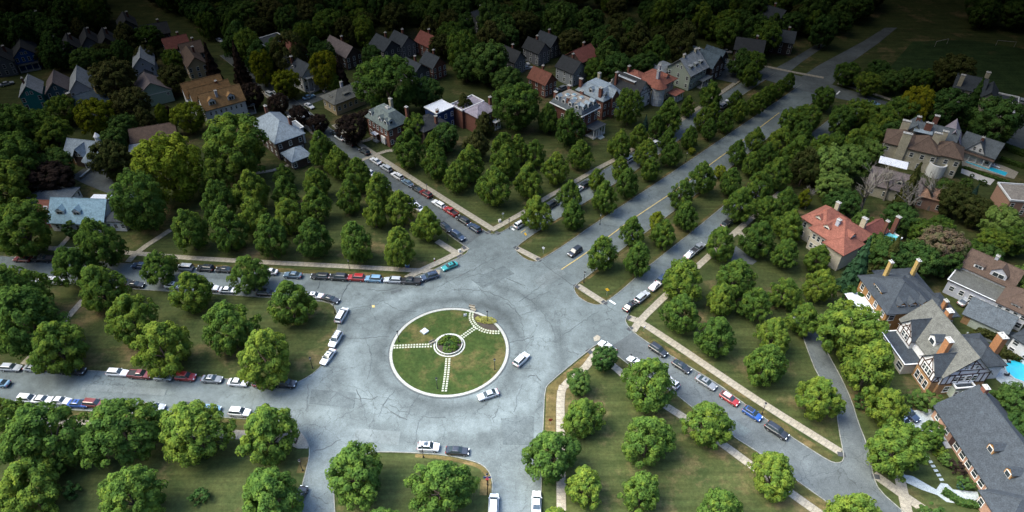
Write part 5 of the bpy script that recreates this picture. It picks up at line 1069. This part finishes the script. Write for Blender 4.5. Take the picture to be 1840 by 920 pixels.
DIM = [('narrow dim white house with two window rows, fourth of the dim left row', (147,82.6), 30, 6, 11, 'lilac', 'dark'), ('navy blue dim gabled house, third of the dim left row', (112,94), 30, 6.5, 11, 'navy', 'black'), ('brown dim gabled house beside the vivid blue one', (82,100), 30, 6.5, 11, 'tan', 'dark'), ('pale dim house cut by the left edge', (-14,116), 25, 7, 10, 'lilac', 'dark'),
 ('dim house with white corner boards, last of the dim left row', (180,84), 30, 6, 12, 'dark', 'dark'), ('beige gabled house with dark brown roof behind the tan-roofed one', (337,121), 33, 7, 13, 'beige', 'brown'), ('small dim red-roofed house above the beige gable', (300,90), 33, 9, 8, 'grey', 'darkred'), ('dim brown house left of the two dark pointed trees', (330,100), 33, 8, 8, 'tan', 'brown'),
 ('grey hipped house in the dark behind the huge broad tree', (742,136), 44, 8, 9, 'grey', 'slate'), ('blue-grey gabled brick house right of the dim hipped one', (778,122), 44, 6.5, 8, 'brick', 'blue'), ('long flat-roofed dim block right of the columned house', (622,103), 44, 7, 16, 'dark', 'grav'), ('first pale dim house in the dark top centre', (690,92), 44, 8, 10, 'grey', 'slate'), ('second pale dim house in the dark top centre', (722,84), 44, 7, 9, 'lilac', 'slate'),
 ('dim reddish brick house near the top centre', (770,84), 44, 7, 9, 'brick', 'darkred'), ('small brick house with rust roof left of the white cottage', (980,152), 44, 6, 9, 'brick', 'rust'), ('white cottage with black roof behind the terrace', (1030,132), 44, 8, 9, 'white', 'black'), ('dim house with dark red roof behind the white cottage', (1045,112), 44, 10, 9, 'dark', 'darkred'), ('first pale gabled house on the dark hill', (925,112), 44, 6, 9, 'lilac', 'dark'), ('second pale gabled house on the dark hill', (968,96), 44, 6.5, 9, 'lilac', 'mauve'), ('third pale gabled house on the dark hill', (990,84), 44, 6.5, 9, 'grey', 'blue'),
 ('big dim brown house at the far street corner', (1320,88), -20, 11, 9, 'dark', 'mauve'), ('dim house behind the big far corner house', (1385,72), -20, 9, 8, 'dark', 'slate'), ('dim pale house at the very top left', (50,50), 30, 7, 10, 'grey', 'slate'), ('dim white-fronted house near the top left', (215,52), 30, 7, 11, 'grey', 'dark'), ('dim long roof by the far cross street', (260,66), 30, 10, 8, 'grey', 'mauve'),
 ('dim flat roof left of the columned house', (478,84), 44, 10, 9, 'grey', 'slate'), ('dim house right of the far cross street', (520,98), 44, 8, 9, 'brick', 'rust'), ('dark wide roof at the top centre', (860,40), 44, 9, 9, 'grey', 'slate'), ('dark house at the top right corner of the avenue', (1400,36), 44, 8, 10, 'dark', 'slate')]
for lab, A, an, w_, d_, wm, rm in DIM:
    wm = {'lilac': 'dimgrey', 'grey': 'dimdark', 'tan': 'dark', 'white': 'grey'}.get(wm, wm); rm = {'slate': 'dark', 'mauve': 'black', 'blue': 'dark', 'grav': 'mauve', 'dark': 'black'}.get(rm, rm)  # darker walls and roofs: the fade with distance is painted into the colours
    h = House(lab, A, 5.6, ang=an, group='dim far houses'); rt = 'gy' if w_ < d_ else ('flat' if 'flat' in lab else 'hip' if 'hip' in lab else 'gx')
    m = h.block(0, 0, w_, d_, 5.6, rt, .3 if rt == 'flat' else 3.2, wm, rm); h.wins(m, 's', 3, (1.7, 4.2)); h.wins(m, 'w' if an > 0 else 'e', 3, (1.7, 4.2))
    if rt != 'flat': h.chim(m, w_*.7, d_*.6, 10, .8, .7, 'brick')
# ------------------------------------------------------------------ roundabout island
isl = thing('roundabout_island', 'round grassy island with pale kerb ring and stepping stone paths at the plaza centre', 'roundabout', ISL)
b = MB(); N = 96; r_ = 13.25
b.add([(r_*math.cos(2*math.pi*k/N), r_*math.sin(2*math.pi*k/N), .17) for k in range(N)] + [(r_*math.cos(2*math.pi*k/N), r_*math.sin(2*math.pi*k/N), 0) for k in range(N)], [tuple(range(N))] + [(k+N, (k+1) % N+N, (k+1) % N, k) for k in range(N)])
b.obj('island_lawn', [GREEN], isl)
def arc_stone(r0, r1, z0, z1, da, gap=.0014):
    b = MB(); vs = []
    for a in (-da/2+gap, 0, da/2-gap):
        for r, z in ((r0, z0), (r1, z0), (r1, z1), (r0, z1)): vs.append((r*math.cos(a), r*math.sin(a), z))
    fs = []
    for i in (0, 4): fs += [(i+3, i+2, i+6, i+7), (i+1, i+5, i+6, i+2), (i+0, i+3, i+7, i+4)]
    b.add(vs, fs + [(0,1,2,3), (11,10,9,8)]); return b
def ring(name, r0, r1, z0, z1, n, m):
    me = arc_stone(r0, r1, z0, z1, 2*math.pi/n).mesh(name, [m])
    for k in range(n): put(name, me, isl, (0, 0, rnd.uniform(-.01, .01)), 2*math.pi*k/n)
RINGM = mat('pale_kerb_stone', (.33, .34, .31), .9, .3, .5, fine=5)
ring('kerb_stone', 13.3, 13.95, 0, .22, 72, RINGM)
b = MB(); b.cyl(0, 0, 0, .18, 14.3, 14.3, 72); b.obj('gutter', [SEAM], isl, (0, 0, -.05))
# inner flower ring
C2 = U(807.5, 621) - ISL; C2.z = 0
bed = put('planting_bed', None, isl, C2)
b = MB(); b.cyl(0, 0, .1, .4, 2.95, 2.95, 40); b.obj('bed_soil', [DIRT], bed)
def ring2(name, r0, r1, z0, z1, n, m, off):
    me = arc_stone(r0, r1, z0, z1, 2*math.pi/n, .006).mesh(name, [m])
    for k in range(n): put(name, me, isl, (off.x, off.y, rnd.uniform(-.01, .01)), 2*math.pi*k/n)
ring2('wall_stone', 2.95, 3.15, .1, .62, 28, RINGM, C2); ring2('paver', 3.4, 3.75, .1, .24, 32, RINGM, C2)
# stepping stones: two files of square stones
q = MB(); q.add([(-.24,-.24,0),(.24,-.24,0),(.24,.24,0),(-.24,.24,0),(-.2,-.2,.09),(.2,-.2,.09),(.2,.2,.09),(-.2,.2,.09)], [(4,5,6,7),(0,1,5,4),(1,2,6,5),(2,3,7,6),(3,0,4,7)])
STONE = mat('stepping_stone', (.38, .40, .32), .9, .2, 1.5, fine=6); stone_me = q.mesh('stepping_stone', [STONE])
def stones(pts, gap=.66, off=.36, files=(-1, 1)):
    L = smooth_line([p - ISL for p in P(pts)], 2)
    b_ = MB(); ribbon(L, 1.45, .14, .185, b_); b_.obj('path_bed', [GREEN], isl)
    carry = 0
    for a, c in zip(L, L[1:]):
        d = c - a; ln = d.length; t = carry
        while t < ln:
            p = a + d*(t/ln); nn = Vector((-d.y, d.x, 0)).normalized()
            for f in files:
                s_ = p + nn*(off*f); put('stepping_stone', stone_me, isl, (s_.x, s_.y, .15 + rnd.uniform(-.01, .01)), math.atan2(d.y, d.x) + rnd.uniform(-.08, .08))
            t += gap
        carry = t - ln
stones([(709,624),(740,622.5),(779,621.5)]); stones([(805,646),(803,672),(798,706)]); stones([(828,608),(842,598),(856,588)])
stones([(848,562),(846,570),(848,578),(856,588),(868,595),(882,598),(899,598)])
b = MB(); b.add([], [])
bp = [p - ISL for p in P([(851,562),(865,567),(880,577),(892,589),(896,595),(882,594),(868,590),(857,581),(851,571)])]
o = polygon([(p.x, p.y) for p in bp], .20, 'flower_bed', DIRT, isl)
LIMEF = leaf_mat('yellow_green_flowers', (.16, .17, .05), (.30, .30, .08), (.42, .40, .14), .2)
def cover(name, pts_, m, size, nrm_up=1.0, seed=1, parent=None):
    rg = np.random.default_rng(seed); n = len(pts_); nn = rg.normal(0, .5, (n, 3)); nn[:, 2] += nrm_up
    me = leaf_cloud(np.array(pts_), nn, size, rg, name); me.materials.append(m); return put(name, me, parent)
r3 = random.Random(5); pts_ = []
cc = U(873, 577) - ISL
for _ in range(900):
    a = r3.uniform(0, 6.28); q_ = math.sqrt(r3.random()); pts_.append((cc.x + 2.9*q_*math.cos(a)*.9 + .5*q_*math.sin(a), cc.y + 1.1*q_*math.sin(a) - .9*q_*math.cos(a)*.75, .25 + r3.uniform(0, .35)))
fl = cover('ground_cover', pts_, LIMEF, .13, 1.2, 4, isl); fl['kind'] = 'stuff'
for k in range(7):
    a = [2.3, 1.8, .95, .45, -.55, -1.05, 3.0][k]; rr = 1.85; p = ISL + C2 + Vector((rr*math.cos(a), rr*math.sin(a), 0))
    plant(p.x, p.y, rnd.uniform(.8, 1.0), .6, .85, 'bush', 'green', f'low green shrub at the {["upper left", "top left", "top right", "upper right", "lower right", "bottom right", "left"][k]} of the ringed island bed', 'bush', 'shrubs in the island bed')
p = ISL + C2; plant(p.x, p.y, 1.35, .5, .7, 'bush', 'deep', 'dark low shrub in the middle of the ringed island bed', 'bush', 'shrubs in the island bed')
plant(p.x - .4, p.y - 1.9, 1.1, .45, .6, 'bush', 'deep', 'dark low shrub at the near side of the ringed island bed', 'bush', 'shrubs in the island bed')
# plaque and small marker on the island
p = U(763, 597); t = thing('memorial_plaque', 'flat pale square memorial slab on the island lawn', 'memorial', (p.x, p.y, .17), .8)
b = MB(); b.box(-.8, -.8, 0, .8, .8, .3); b.obj('base', [WALK], t); b = MB(); b.box(-.7, -.7, .3, .7, .7, .36); b.obj('top_plate', [mat('plaque_metal', (.42, .48, .55), .5, .1, 2)], t)
p = U(836, 570); t = thing('small_sign', 'small white sign standing on the island lawn', 'sign', (p.x, p.y, .17), .2)
b = MB(); b.box(-.4, -.04, .25, .4, .04, 1.0); b.obj('board', [WHITE], t); b = MB()
for s_ in (-.3, .3): b.box(s_-.03, -.03, 0, s_+.03, .03, .3)
b.obj('leg', [BLACK], t)
def bench(px, py, rz, lab):
    p = U(px, py); t = thing('park_bench', lab, 'bench', (p.x, p.y, .17), rz, 'benches on the island')
    b = MB(); b.box(-.8, -.22, .42, .8, .22, .47); b.obj('seat', [CONC], t); b = MB(); b.box(-.8, .2, .5, .8, .25, .9); b.obj('backrest', [CONC], t)
    for s_ in (-.7, .7): b = MB(); b.box(s_-.04, -.2, 0, s_+.04, .2, .42); b.obj('leg', [BLACK], t)
bench(777, 618, .6, 'pale bench where the left island path meets the ring'); bench(850, 559, -.5, 'bench at the top end of the island path'); bench(848, 554, -.3, 'pale bench on the far kerb of the island'); 

# ------------------------------------------------------------------ street furniture
LGL = mat('lantern_glass', (.62, .64, .60), .3, .1, 3)
_b = MB(); _b.cyl(0, 0, 0, .35, .17, .13, 8); _b.cyl(0, 0, .35, 3.1, .075, .06, 8); LP_POST = _b.mesh('post', [BLACK])
_b = MB(); _b.cyl(0, 0, 3.1, 3.55, .14, .22, 8); LP_GL = _b.mesh('lantern', [LGL])
_b = MB(); _b.cyl(0, 0, 3.55, 3.62, .27, .27, 8); _b.cyl(0, 0, 3.62, 3.85, .22, .03, 8); LP_CAP = _b.mesh('lantern_cap', [BLACK])
for px, py, lab in [(717,615,'on the left side of the island lawn'),(876,579,'in the yellow flower bed of the island'),(786,699,'at the bottom of the island lawn'),(889,665,'on the right side of the island lawn'),(1049,508,'at the tip of the right-hand median'),(562,662,'on the left median near its rounded tip'),(544,846,'on the lower left kerb corner'),(1369,744,'beside the blue hatchback'),(1131,657,'left of the white sedan on the lower right street'),(761,822,'behind the white suv with roof rack'),(768,349,'beside the dark red suv on the side street'),(804,432,'on the lawn corner of the side street'),(915,412,'at the service road corner pavement'),(1232,291,'on the far median kerb of the avenue'),(876,871,'with small banners on the bottom median'),(602,563,'beside the white minivan at the left median tip'),(629,486,'on the strip above the red suv'),(712,270,'at the garden path of the brick mansard house'),(1078,404,'on the left-hand median kerb'),(1318,120,'by the far street corner')]:
    p = U(px, py); t = thing('street_lamp', f'black post lamp with lantern {lab}', 'street lamp', (p.x, p.y, .1), 0, 'black lantern posts')
    put('post', LP_POST, t); put('lantern', LP_GL, t); put('lantern_cap', LP_CAP, t)
    if px == 876 and py == 871:
        for s_ in (-1, 1):
            b = MB(); b.box(.1*s_ if s_ > 0 else -.75, -.02, 2.2, .75 if s_ > 0 else -.1, .02, 2.7); b.obj('banner', [PAINT['blue']], t)
        b = MB(); b.cyl(0, 0, 1.7, 2.1, .3, .34, 9); b.obj('flower_basket', [PAINT['red']], t)
def sign(px, py, shape, m, lab, ang, h=2.3, w=.75):
    p = U(px, py); t = thing('road_sign', lab, 'sign', (p.x, p.y, .05), math.radians(ang), 'road signs')
    b = MB(); b.cyl(0, .05, 0, h + .3, .035, .035, 6); b.obj('pole', [mat('galvanised_steel', (.35, .36, .37), .5, .1, 3)], t)
    b = MB(); n = {'diamond': 4, 'octagon': 8, 'round': 16}[shape]; a0 = {'diamond': 0, 'octagon': math.pi/8, 'round': 0}[shape]
    vs = [(w/2*math.cos(a0 + 2*math.pi*k/n)*1.15, y, h + w/2*math.sin(a0 + 2*math.pi*k/n)*1.15) for y in (-.02, .02) for k in range(n)]
    b.add(vs, [tuple(range(n)), tuple(range(2*n-1, n-1, -1))] + [(n+k, n+(k+1) % n, (k+1) % n, k) for k in range(n)]); b.obj('sign_plate', [m], t)
YS = mat('sign_yellow', (.75, .46, .03), .5, .06, 2)
sign(944, 432, 'diamond', YS, 'yellow diamond road sign on the left-hand median tip', -45, 2.2, .95); sign(1090, 531, 'diamond', YS, 'yellow diamond road sign on the right-hand median tip', -20, 2.0, .95)
sign(976, 456, 'round', WHITE, 'white round-backed sign on the left-hand median', -20, 2.0, .7); sign(542, 838, 'octagon', PAINT['red'], 'red octagonal sign on the lower left kerb corner', 100, 1.4, .75); sign(989, 762, 'octagon', PAINT['red'], 'red octagonal sign on the verge of the bottom street', 10, 1.4, .8); sign(904, 394, 'round', WHITE, 'white sign on the triangular lawn corner', 30, 2.0, .6)
sign(1157, 594, 'round', WHITE, 'white sign by the lower right pavement', 30, 1.2, .5)
p = U(781, 469); t = thing('fire_hydrant', 'white-topped red hydrant by the pavement crossing', 'hydrant', (p.x, p.y, .05))
b = MB(); b.cyl(0, 0, 0, .7, .16, .15, 10); b.ycyl(0, .5, -.28, .28, .08, 8); b.obj('barrel', [PAINT['red']], t); b = MB(); b.cyl(0, 0, .7, .95, .19, .05, 10); b.obj('cap', [WHITE], t)
for px, py, lab in ((826,453,'white post box by the side street pavement corner'), (898,399,'white box by the pavement corner of the service road')):
    p = U(px, py); t = thing('utility_box', lab, 'utility box', (p.x, p.y, .05), .5); b = MB(); b.box(-.35, -.25, 0, .35, .25, .8); b.obj('case', [WHITE], t); b = MB(); b.box(-.4, -.3, .8, .4, .3, .86); b.obj('lid', [CAPM], t)
p = U(732, 480); t = thing('recycling_bin', 'blue bin lying beside the left pavement', 'bin', (p.x, p.y, .06), .1); b = MB(); b.box(-.55, -.32, 0, .55, .32, .6); b.obj('bin_body', [PAINT['blue']], t); b = MB(); b.box(-.6, -.36, .6, .6, .36, .67); b.obj('lid', [PAINT['light blue']], t)
for px, py, lab in ((1527,158,'teal bus shelter at the far crossing'),):
    p = U(px, py); t = thing('bus_shelter', lab, 'shelter', (p.x, p.y, 0), -.5); b = MB(); b.box(-2, -.8, 2.3, 2, .8, 2.45); b.obj('shelter_roof', [PAINT['teal']], t); b = MB(); b.box(-2, .7, .2, 2, .78, 2.3); b.obj('back_panel', [GLASS], t)
    for s_ in (-1.9, 1.9): b = MB(); b.box(s_-.05, -.75, 0, s_+.05, -.65, 2.3); b.obj('post', [BLACK], t)
def goal(px, py, an, lab):
    p = U(px, py); t = thing('football_goal', lab, 'goal', (p.x, p.y, .1), an, 'goals on the sports field')
    b = MB(); b.box(-3.6, -.06, 2.3, 3.6, .06, 2.42); b.obj('crossbar', [CAPM], t)
    for s_ in (-3.55, 3.55): b = MB(); b.box(s_-.06, -.06, 0, s_+.06, .06, 2.3); b.obj('goal_post', [CAPM], t)
goal(1805, 84, -.25, 'white goal frame at the far end of the sports field'); goal(1690, 82, .4, 'white goal frame near the trees of the sports field')
# ------------------------------------------------------------------ gardens: pools, terraces, paths
WATER = mat('pool_water', (.03, .42, .58), .08, .08, 1.2, spec=.6)
def pool(pts, rim, lab, name='swimming_pool'):
    c = sum((p for p in pts), Vector())/len(pts); t = thing(name, lab, 'pool', (c.x, c.y, 0))
    q = [p - c for p in pts]
    polygon([(p.x, p.y) for p in q], .16, 'water', WATER, t); b = ribbon([Vector((p.x, p.y, 0)) for p in q + [q[0]]], rim, 0, .2); b.obj('pool_coping', [WALK], t)
structure(polygon(P([(1728,277),(1800,297),(1830,310),(1822,322),(1728,298)]), .1, 'pool_terrace', CONC))
a = U(1736, 289); c = U(1808, 314); d = (c - a).normalized(); nn = Vector((-d.y, d.x, 0))*1.5
pool([a - nn, c - nn, c + nn, a + nn], .4, 'long narrow turquoise swimming pool beside the pool house')
structure(polygon(P([(1728,303),(1788,323),(1779,333),(1726,311)]), .09, 'gravel_court', mat('pale_gravel', (.46, .45, .42), .95, .15, 3, fine=8)))
c = U(1840, 668); pool([c + Vector((4.2*math.cos(t_/10*6.283), 3.6*math.sin(t_/10*6.283), 0)) for t_ in range(10)], .4, 'round turquoise pool behind the half-timbered house')
structure(polygon(P([(1778,652),(1800,645),(1850,655),(1860,700),(1800,690),(1790,682)]), .08, 'stone_patio', WALK))
for k, (px, py) in enumerate(((1799,660),(1812,652),(1790,668),(1780,320+340),(1806,675))):
    p = U(px, py); t = thing('garden_chair', f'grey garden chair on the stone patio, {ORD[k]} from the left', 'chair', (p.x, p.y, .08), k*1.1, 'garden chairs by the round pool'); b = MB(); b.box(-.3, -.35, .3, .3, .5, .38); b.obj('seat', [TRIM], t); b = MB(); b.box(-.3, .45, .38, .3, .55, .95); b.obj('backrest', [TRIM], t)
for k, (px, py) in enumerate(((1776,297),(1783,299),(1790,301))):
    p = U(px, py); t = thing('sun_lounger', f'white sun lounger by the long pool, {ORD[k]} from the left', 'lounger', (p.x, p.y, .1), .7, 'loungers by the long pool'); b = MB(); b.box(-.35, -.9, .25, .35, .5, .36); b.obj('seat', [WHITE], t); b = MB(); b.add([(-.35,.5,.3),(.35,.5,.3),(.35,.95,.75),(-.35,.95,.75),(-.35,.58,.25),(.35,.58,.25),(.35,1.03,.7),(-.35,1.03,.7)], [(0,1,2,3),(7,6,5,4),(0,4,5,1),(2,6,7,3),(1,5,6,2),(3,7,4,0)]); b.obj('backrest', [WHITE], t)
def hedge(pts, w, hgt, lab, leaf='deep'):
    L = P(pts); c = L[0].copy(); t = thing('hedge', lab, 'hedge', c); rg = random.Random(len(lab)); q_ = []
    tot = sum((y_ - x_).length for x_, y_ in zip(L, L[1:])); n = int(tot*w*26 + tot*hgt*50)
    for _ in range(n):
        k = rg.randrange(len(L)-1); x_ = L[k].lerp(L[k+1], rg.random()); d = (L[k+1]-L[k]).normalized(); s_ = rg.uniform(-1, 1); z = hgt if rg.random() < .5 else rg.uniform(.1, hgt)
        if z < hgt: s_ = 1 if s_ > 0 else -1
        q_.append(tuple(x_ - c + Vector((-d.y, d.x, 0))*(s_*w/2) + Vector((0, 0, z + rg.uniform(-.08, .08)))))
    cover('hedge_leaves', q_, LEAF[leaf], .2, .6, 3, t)
    b = MB(); ribbon([x_ - c for x_ in L], w*.85, 0, hgt*.93, b); b.obj('hedge_core', [LEAF[leaf]], t)
hedge([(1732,302),(1770,316),(1812,329)], 1.2, .6, 'clipped hedge between the long pool and the gravel court'); hedge([(1796,288),(1840,303)], 1.2, 1.3, 'hedge right of the pool house terrace'); hedge([(1742,609),(1762,600),(1790,612),(1800,640),(1842,650)], 1.6, 1.5, 'brownish hedge along the back drive', 'olive'); hedge([(1790,262),(1840,280)], 2.2, 1.6, 'tall hedge along the right side street'); hedge([(1693,884),(1725,905),(1770,912)], 1.3, .9, 'low hedge below the pale terrace', 'deep')
# pale driveway, terrace and stepping stones at the bottom right
structure(polygon(P([(1640,738),(1684,735),(1712,795),(1690,790),(1672,775),(1628,775)]), .08, 'pale_driveway', WALK))
structure(polygon(P([(1618,852),(1640,856),(1668,872),(1682,880),(1690,868),(1702,870),(1712,880),(1756,884),(1762,905),(1735,908),(1700,902),(1684,890),(1655,880),(1625,866)]), .09, 'pale_terrace', WALK))
pth = structure(ribbon(smooth_line(P([(1649,800),(1668,824),(1684,850),(1695,868)]), 2), .9, 0, .06).obj('garden_path', [GRASS]))
L = smooth_line(P([(1649,800),(1668,824),(1684,850),(1695,868)]), 2); acc = 0; nxt = 0
q = MB(); q.add([(-.3,-.42,0),(.3,-.42,0),(.3,.42,0),(-.3,.42,0),(-.26,-.38,.08),(.26,-.38,.08),(.26,.38,.08),(-.26,.38,.08)], [(4,5,6,7),(0,1,5,4),(1,2,6,5),(2,3,7,6),(3,0,4,7)]); sme = q.mesh('stepping_stone', [WALK])
for a, c in zip(L, L[1:]):
    ln = (c - a).length
    while nxt < acc + ln:
        p = a.lerp(c, (nxt - acc)/ln); put('stepping_stone', sme, pth, (p.x, p.y, .05), math.atan2(c.y-a.y, c.x-a.x)); nxt += 1.0
    acc += ln
p = U(1706, 889); t = thing('square_planter', 'square planter set into the pale terrace', 'planter', (p.x, p.y, .09), .7)
b = MB(); b.box(-.9, -.9, 0, .9, .9, .3); b.obj('planter_rim', [WALK], t); b = MB(); b.box(-.75, -.75, .3, .75, .75, .34); b.obj('soil', [DIRT], t)
structure(polygon(P([(1740,730),(1760,722),(1812,728),(1818,738),(1770,742)]), .07, 'back_terrace', WALK))
# low garden walls
def wall(pts, w, hg, m, lab):
    L = P(pts); t = thing('garden_wall', lab, 'wall', L[0]); n = 0
    b = MB(); ribbon([x_ - L[0] for x_ in L], w, 0, hg, b); b.obj('wall_body', [m], t); b = MB(); ribbon([x_ - L[0] for x_ in L], w + .12, hg, hg + .1, b); b.obj('coping', [WALK], t)
wall([(146,322),(165,306)], .5, .8, CONC, 'low pale wall edging the drive below the turreted cottage'); wall([(1708,722),(1770,735)], .5, .9, CONC, 'grey garden wall behind the dark slate house'); wall([(1736,601),(1800,606)], .3, .5, CONC, 'low wall by the slate-roofed garage')

# ------------------------------------------------------------------ dim woods beyond the houses
fr = random.Random(21); blocked = []
for o in list(COL.objects):
    if o.parent is None and o.get('category') in ('house', 'garage'): blocked.append((o.location.x + 5*math.cos(o.rotation_euler.z) - 5*math.sin(o.rotation_euler.z), o.location.y + 5*math.sin(o.rotation_euler.z) + 5*math.cos(o.rotation_euler.z), 9))
def free(x, y, r):
    return all((x-a)**2 + (y-c)**2 > q*q for a, c, q in blocked) and all((x-a)**2 + (y-c)**2 > (.6*(r+q))**2 for a, c, q in TREE_POS)
def on_road(x, y):
    px, py = proj(x, y)
    # the avenue, cross street, field and side street corridors stay open
    a = math.atan2(1, 1)
    for (x0, y0, dx, dy, w_) in ROADAX:
        t_ = (x-x0)*dx + (y-y0)*dy; s_ = abs((x-x0)*-dy + (y-y0)*dx)
        if s_ < w_: return True
    return 1610 < px < 1850 and 60 < py < 190
u45 = math.sqrt(.5); A0 = U(1220, 330); B0 = U(740, 345); C0 = U(1470, 150)
ROADAX = [(A0.x, A0.y, u45, u45, 17), (B0.x, B0.y, -u45, u45, 9)]
d = (U(1530, 170) - U(1340, 120)).normalized(); ROADAX.append((C0.x, C0.y, d.x, d.y, 8))
far = []
tries = 0
while len(far) < 270 and tries < 16000:
    tries += 1
    px, py = fr.uniform(-40, 1880), fr.uniform(4, 140)
    if py > 110 and fr.random() < .6: continue
    p = U(px, py); r = fr.uniform(3.6, 6.4)
    if on_road(p.x, p.y) or not free(p.x, p.y, r): continue
    TREE_POS.append((p.x, p.y, r)); far.append((px, py, p.x, p.y, r))
far.sort()
ROWN = ['topmost', 'second', 'third', 'fourth', 'fifth']
grp = {}
for q in far: grp.setdefault((min(7, max(0, int(q[0]/230))), min(4, int(q[1]/28))), []).append(q)
for (zc, rw), lst in grp.items():
    for k, (px, py, x, y, r) in enumerate(sorted(lst)):
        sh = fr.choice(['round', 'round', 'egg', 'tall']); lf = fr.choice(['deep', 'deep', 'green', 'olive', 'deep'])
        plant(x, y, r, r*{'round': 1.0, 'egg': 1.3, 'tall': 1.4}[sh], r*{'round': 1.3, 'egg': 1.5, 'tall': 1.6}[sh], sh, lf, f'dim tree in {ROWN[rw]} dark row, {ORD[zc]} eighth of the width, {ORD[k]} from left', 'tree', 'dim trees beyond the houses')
darkening_air()
print('objects', len(bpy.data.objects))
